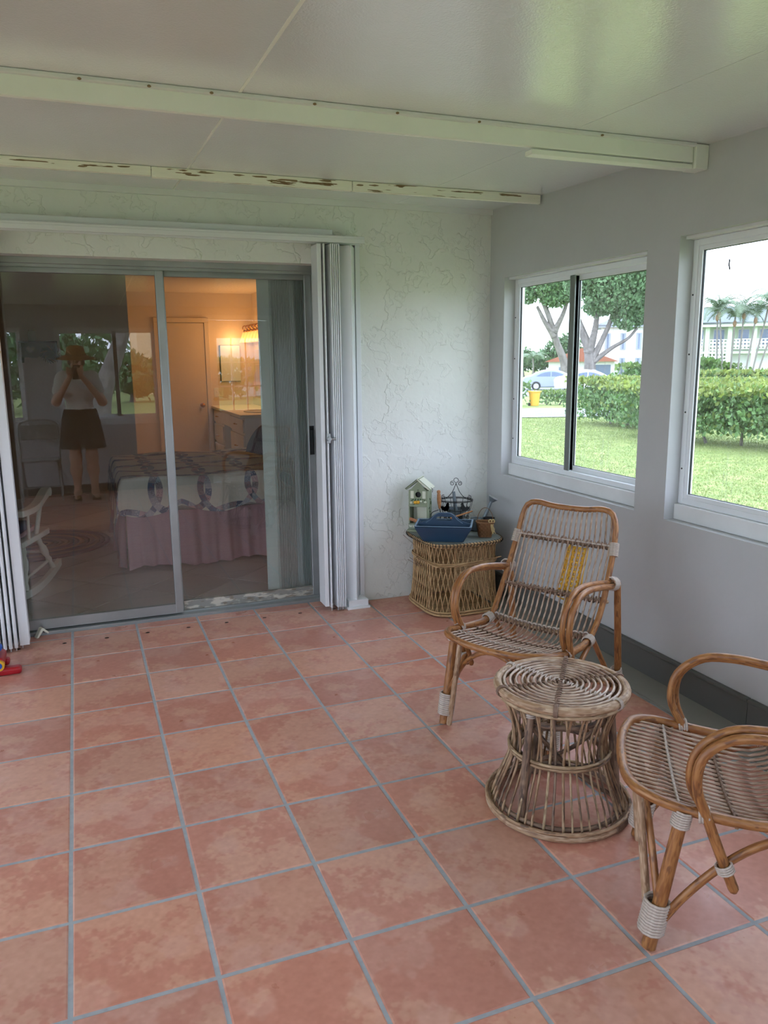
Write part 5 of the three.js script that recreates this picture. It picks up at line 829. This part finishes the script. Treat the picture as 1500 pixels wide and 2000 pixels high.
// ---------- the photographer, mirrored in the sliding door ----------
{
  const cap = (p, a, b, ra, rb) => { const bx_ = b[0] - a[0], by = b[1] - a[1], bz = b[2] - a[2], px = p[0] - a[0], py = p[1] - a[1], pz = p[2] - a[2], L = bx_ * bx_ + by * by + bz * bz || 1e-9, t = clamp((px * bx_ + py * by + pz * bz) / L, 0, 1); return Math.hypot(px - bx_ * t, py - by * t, pz - bz * t) - lerp(ra, rb, t); };
  const smin = (a, b, k) => { const h = Math.max(k - Math.abs(a - b), 0) / k; return Math.min(a, b) - h * h * k * .25; };
  const field = (bones, k) => (p) => { let d = 9; for (const [a, b, ra, rb] of bones) d = smin(d, cap(p, a, b, ra, rb), k); return d; };
  function polygonise(f, c, half, n) {
    const mc = new MarchingCubes(n, new THREE.MeshBasicMaterial(), false, false, 60000); mc.isolation = 0; const s = mc.size, h = mc.halfsize;
    for (let k = 0; k < s; k++) for (let j = 0; j < s; j++) for (let i = 0; i < s; i++) mc.field[i + j * s + k * s * s] = -f([c[0] + (i - h) / h * half, c[1] + (j - h) / h * half, c[2] + (k - h) / h * half]);
    mc.update(); const N = mc.count, g = new THREE.BufferGeometry(), P = new Float32Array(N * 3);
    for (let i = 0; i < N; i++) for (let q = 0; q < 3; q++) P[i * 3 + q] = mc.positionArray[i * 3 + q] * half + c[q];
    g.setAttribute('position', new THREE.BufferAttribute(P, 3)); g.setAttribute('uv', new THREE.BufferAttribute(new Float32Array(N * 2), 2)); const w = mergeVertices((() => { const q = g.clone(); q.deleteAttribute('uv'); return q; })(), 1e-4); w.computeVertexNormals(); const u = w.toNonIndexed(); u.setAttribute('uv', new THREE.BufferAttribute(new Float32Array(u.attributes.position.count * 2), 2)); return u;
  }
  const O = [.47, 0, 4.69], me = thing('person', 'person in white T-shirt, dark skirt and straw hat holding up a phone', 'person', O);
  const skin = std({ name: 'skin', color: 0xc99c80, roughness: .6 }), tee = std({ name: 'white_tee_cotton', color: 0xe0e0dc, roughness: .9 }), cloth = std({ name: 'charcoal_skirt_cotton', color: 0x35332f, roughness: .9 }), straw = std({ name: 'straw', color: 0xb98a56, roughness: .85 }), hair = std({ name: 'brown_hair', color: 0x4a3526, roughness: .7 });
  const rw = [.035, 1.36, -.335], lw = [-.075, 1.345, -.335], rel = [.235, 1.075, -.15], lel = [-.23, 1.085, -.14];
  const torso = [[[0, .9, 0], [0, 1.0, 0], .11, .105], [[-.06, .88, 0], [.06, .88, 0], .108, .108], [[0, 1.0, 0], [0, 1.2, .0], .11, .12], [[-.06, 1.22, 0], [.06, 1.22, 0], .112, .112], [[-.13, 1.325, .005], [.13, 1.325, .005], .058, .058], [[0, 1.32, .005], [0, 1.42, -.005], .055, .05]];
  const arms = [[[.155, 1.325, .005], rel, .05, .04], [rel, rw, .04, .027], [[-.155, 1.325, .005], lel, .05, .04], [lel, lw, .04, .027]];
  const legs = []; for (const s of [-1, 1]) legs.push([[s * .085, .86, 0], [s * .085, .46, -.01], .088, .055], [[s * .085, .46, -.01], [s * .088, .33, .018], .053, .056], [[s * .088, .33, .018], [s * .09, .08, .02], .056, .034], [[s * .09, .06, .04], [s * .105, .035, -.12], .036, .026]);
  const body = polygonise(field([...torso, ...arms, ...legs], .05), [0, .78, -.12], .86, 118);
  const headF = (p) => { const [x, y, z] = p, yy = y - 1.51, zz = z + .015; let d = (Math.hypot(x / .076, (yy - .02) / .1, zz / .095) - 1) * .08; d = smin(d, cap(p, [0, 1.45, -.055], [0, 1.425, -.075], .045, .03), .04); d = smin(d, cap(p, [0, 1.52, -.105], [0, 1.485, -.128], .008, .014), .018); d = smin(d, cap(p, [0, 1.42, -.005], [0, 1.46, 0], .05, .055), .03); d = smin(d, cap(p, [-.016, 1.45, -.102], [.016, 1.45, -.102], .008, .008), .012); for (const s of [-1, 1]) { d = Math.max(d, .013 - Math.hypot(x - s * .031, y - 1.513, z + .108)); d = smin(d, Math.hypot(x - s * .031, y - 1.512, z + .092) - .0135, .006); d = smin(d, (Math.hypot((x - s * .08) / .35, y - 1.505, (z - .005) / .7) - .032) * .5, .01); } return d; };
  const hand = (w, s) => { const b = [[w, [w[0] + s * -.006, w[1] + .05, w[2] - .03], .026, .03]]; const px = s * .012; for (let i = 0; i < 4; i++) { const y = w[1] + .03 + i * .02, x0 = w[0] + s * .014, L = [.034, .04, .042, .038][i]; b.push([[x0, y, w[2] - .04], [x0 + s * .004, y + .004, w[2] - .04 - L * .55], .0095, .009], [[x0 + s * .004, y + .004, w[2] - .04 - L * .55], [x0 - s * .012, y + .006, w[2] - .045 - L * .62], .009, .008]); } b.push([[w[0] - s * .01, w[1] + .02, w[2] - .008], [w[0] - s * .024, w[1] + .055, w[2] - .02], .0125, .011], [[w[0] - s * .024, w[1] + .055, w[2] - .02], [w[0] - s * .03, w[1] + .085, w[2] - .032], .011, .009]); return field(b, .012); };
  put('body', merge([body, polygonise(headF, [0, 1.5, -.02], .17, 52), polygonise(hand(rw, 1), [rw[0], rw[1] + .045, rw[2] - .03], .11, 44), polygonise(hand(lw, -1), [lw[0], lw[1] + .045, lw[2] - .03], .11, 44)]), skin, me);
  const teeF = (() => { const f = field([...torso.slice(0, 5).map(([a, b, ra, rb]) => [a, b, ra + .018, rb + .018]), [[.155, 1.325, .005], [.2, 1.19, -.08], .068, .066], [[-.155, 1.325, .005], [-.2, 1.195, -.075], .068, .066]], .06); return (p) => Math.max(f(p), .865 - p[1], Math.hypot(p[0], (p[1] - 1.42) * 1.1, p[2] + .01) < .075 ? .01 : -9); })();
  put('t_shirt', polygonise(teeF, [0, 1.13, -.02], .33, 66), tee, me);
  put('skirt', sheet(64, 12, (u, v) => { const a = u * 6.283, f = 1 + .035 * v * Math.sin(a * 9), y = 1.0 - v * .43; return [Math.cos(a) * lerp(.165, .24, Math.pow(v, .7)) * f, y, Math.sin(a) * lerp(.14, .195, Math.pow(v, .7)) * f]; }), cloth, me);
  put('hair', polygonise((p) => Math.max((Math.hypot(p[0] / .088, (p[1] - 1.525) / .108, (p[2] - .005) / .108) - 1) * .09, -(p[2] + .035 + Math.max(0, 1.6 - p[1]) * .35)), [0, 1.51, 0], .15, 44), hair, me);
  const hat = put('straw_hat', lathe([[0, .118], [.05, .116], [.085, .1], [.096, .06], [.1, .012], [.12, .002], [.17, -.012], [.205, -.022], [.207, -.018], [.17, -.006], [.12, .008], [.104, .02]], 40).rotateX(-.12).translate(0, 1.56, -.005), straw, me);
  put('hat_band', new THREE.TorusGeometry(.1, .008, 6, 36).rotateX(Math.PI / 2 - .12).scale(1, 1.6, 1).translate(0, 1.0 - .42 + 1, 0).translate(0, 0, -.004), hair, hat).geometry.translate(0, .0, 0);
  for (const s of [-1, 1]) put('sandal', [bx(s * .1 - .045, s * .1 + .045, .001, .016, -.16, .08, .006), tube([[s * .1 - .042, .015, -.06], [s * .1, .07, -.065], [s * .1 + .042, .015, -.06]], .007, 12, 5)], hair, me);
  // the phone she holds: its lens is where the picture is taken from
  const ph = thing('phone', 'dark phone held up in front of the straw hat', 'phone', [0, 0, 0]); ph.position.copy(camera.position); ph.quaternion.copy(camera.quaternion);
  put('case', new RoundedBoxGeometry(.074, .15, .008, 2, .0035).translate(.02, -.056, .019), M.black, ph); put('lens', rod([0, 0, .0155], [0, 0, .0125], .008, .0075, 16), M.steel, ph);
  // folding chair standing by the front wall
  const fc = thing('folding_chair', 'grey metal folding chair against the wall behind the photographer', 'chair', [.02, 0, 4.86], Math.PI);
  const gm = std({ name: 'grey_chair_enamel', color: 0x9a9a96, roughness: .45, metalness: .3 });
  put('frame', tube([[-.2, .01, .2], [-.2, .45, -.02], [-.2, .82, -.16], [-.15, .86, -.175], [.15, .86, -.175], [.2, .82, -.16], [.2, .45, -.02], [.2, .01, .2]], .012, 60, 7), gm, fc);
  for (const s of [-1, 1]) put('leg', rod([s * .18, .005, -.24], [s * .18, .44, .12], .011), gm, fc);
  put('seat', new RoundedBoxGeometry(.38, .022, .36, 2, .01).translate(0, .445, .03), gm, fc); put('backrest', new RoundedBoxGeometry(.39, .17, .016, 2, .007).rotateX(-.36).translate(0, .74, -.125), gm, fc);
  put('cross_bar', [rod([-.18, .12, -.145], [.18, .12, -.145], .008), rod([-.2, .15, .135], [.2, .15, .135], .008)], gm, fc);
  // lizard on the glass of the second window
  const lz = thing('lizard', 'tiny dark lizard clinging to the window glass above the palms', 'lizard', [2.884, 1.79, 1.79], R(-90));
  put('body', tube([[0, .014, .0032], [.001, .006, .0036], [-.001, -.004, .0034], [.002, -.013, .003], [.004, -.022, .0026]], .0026, 14, 6), M.black, lz);
  for (const [a, b] of [[1, .006], [-1, .004], [1, -.006], [-1, -.008]]) put('leg', tube([[0, b, .003], [a * .006, b + .003, .0022], [a * .008, b - .002, .0014]], .0008, 6, 4), M.black, lz);
}
renderer.render(scene, camera);
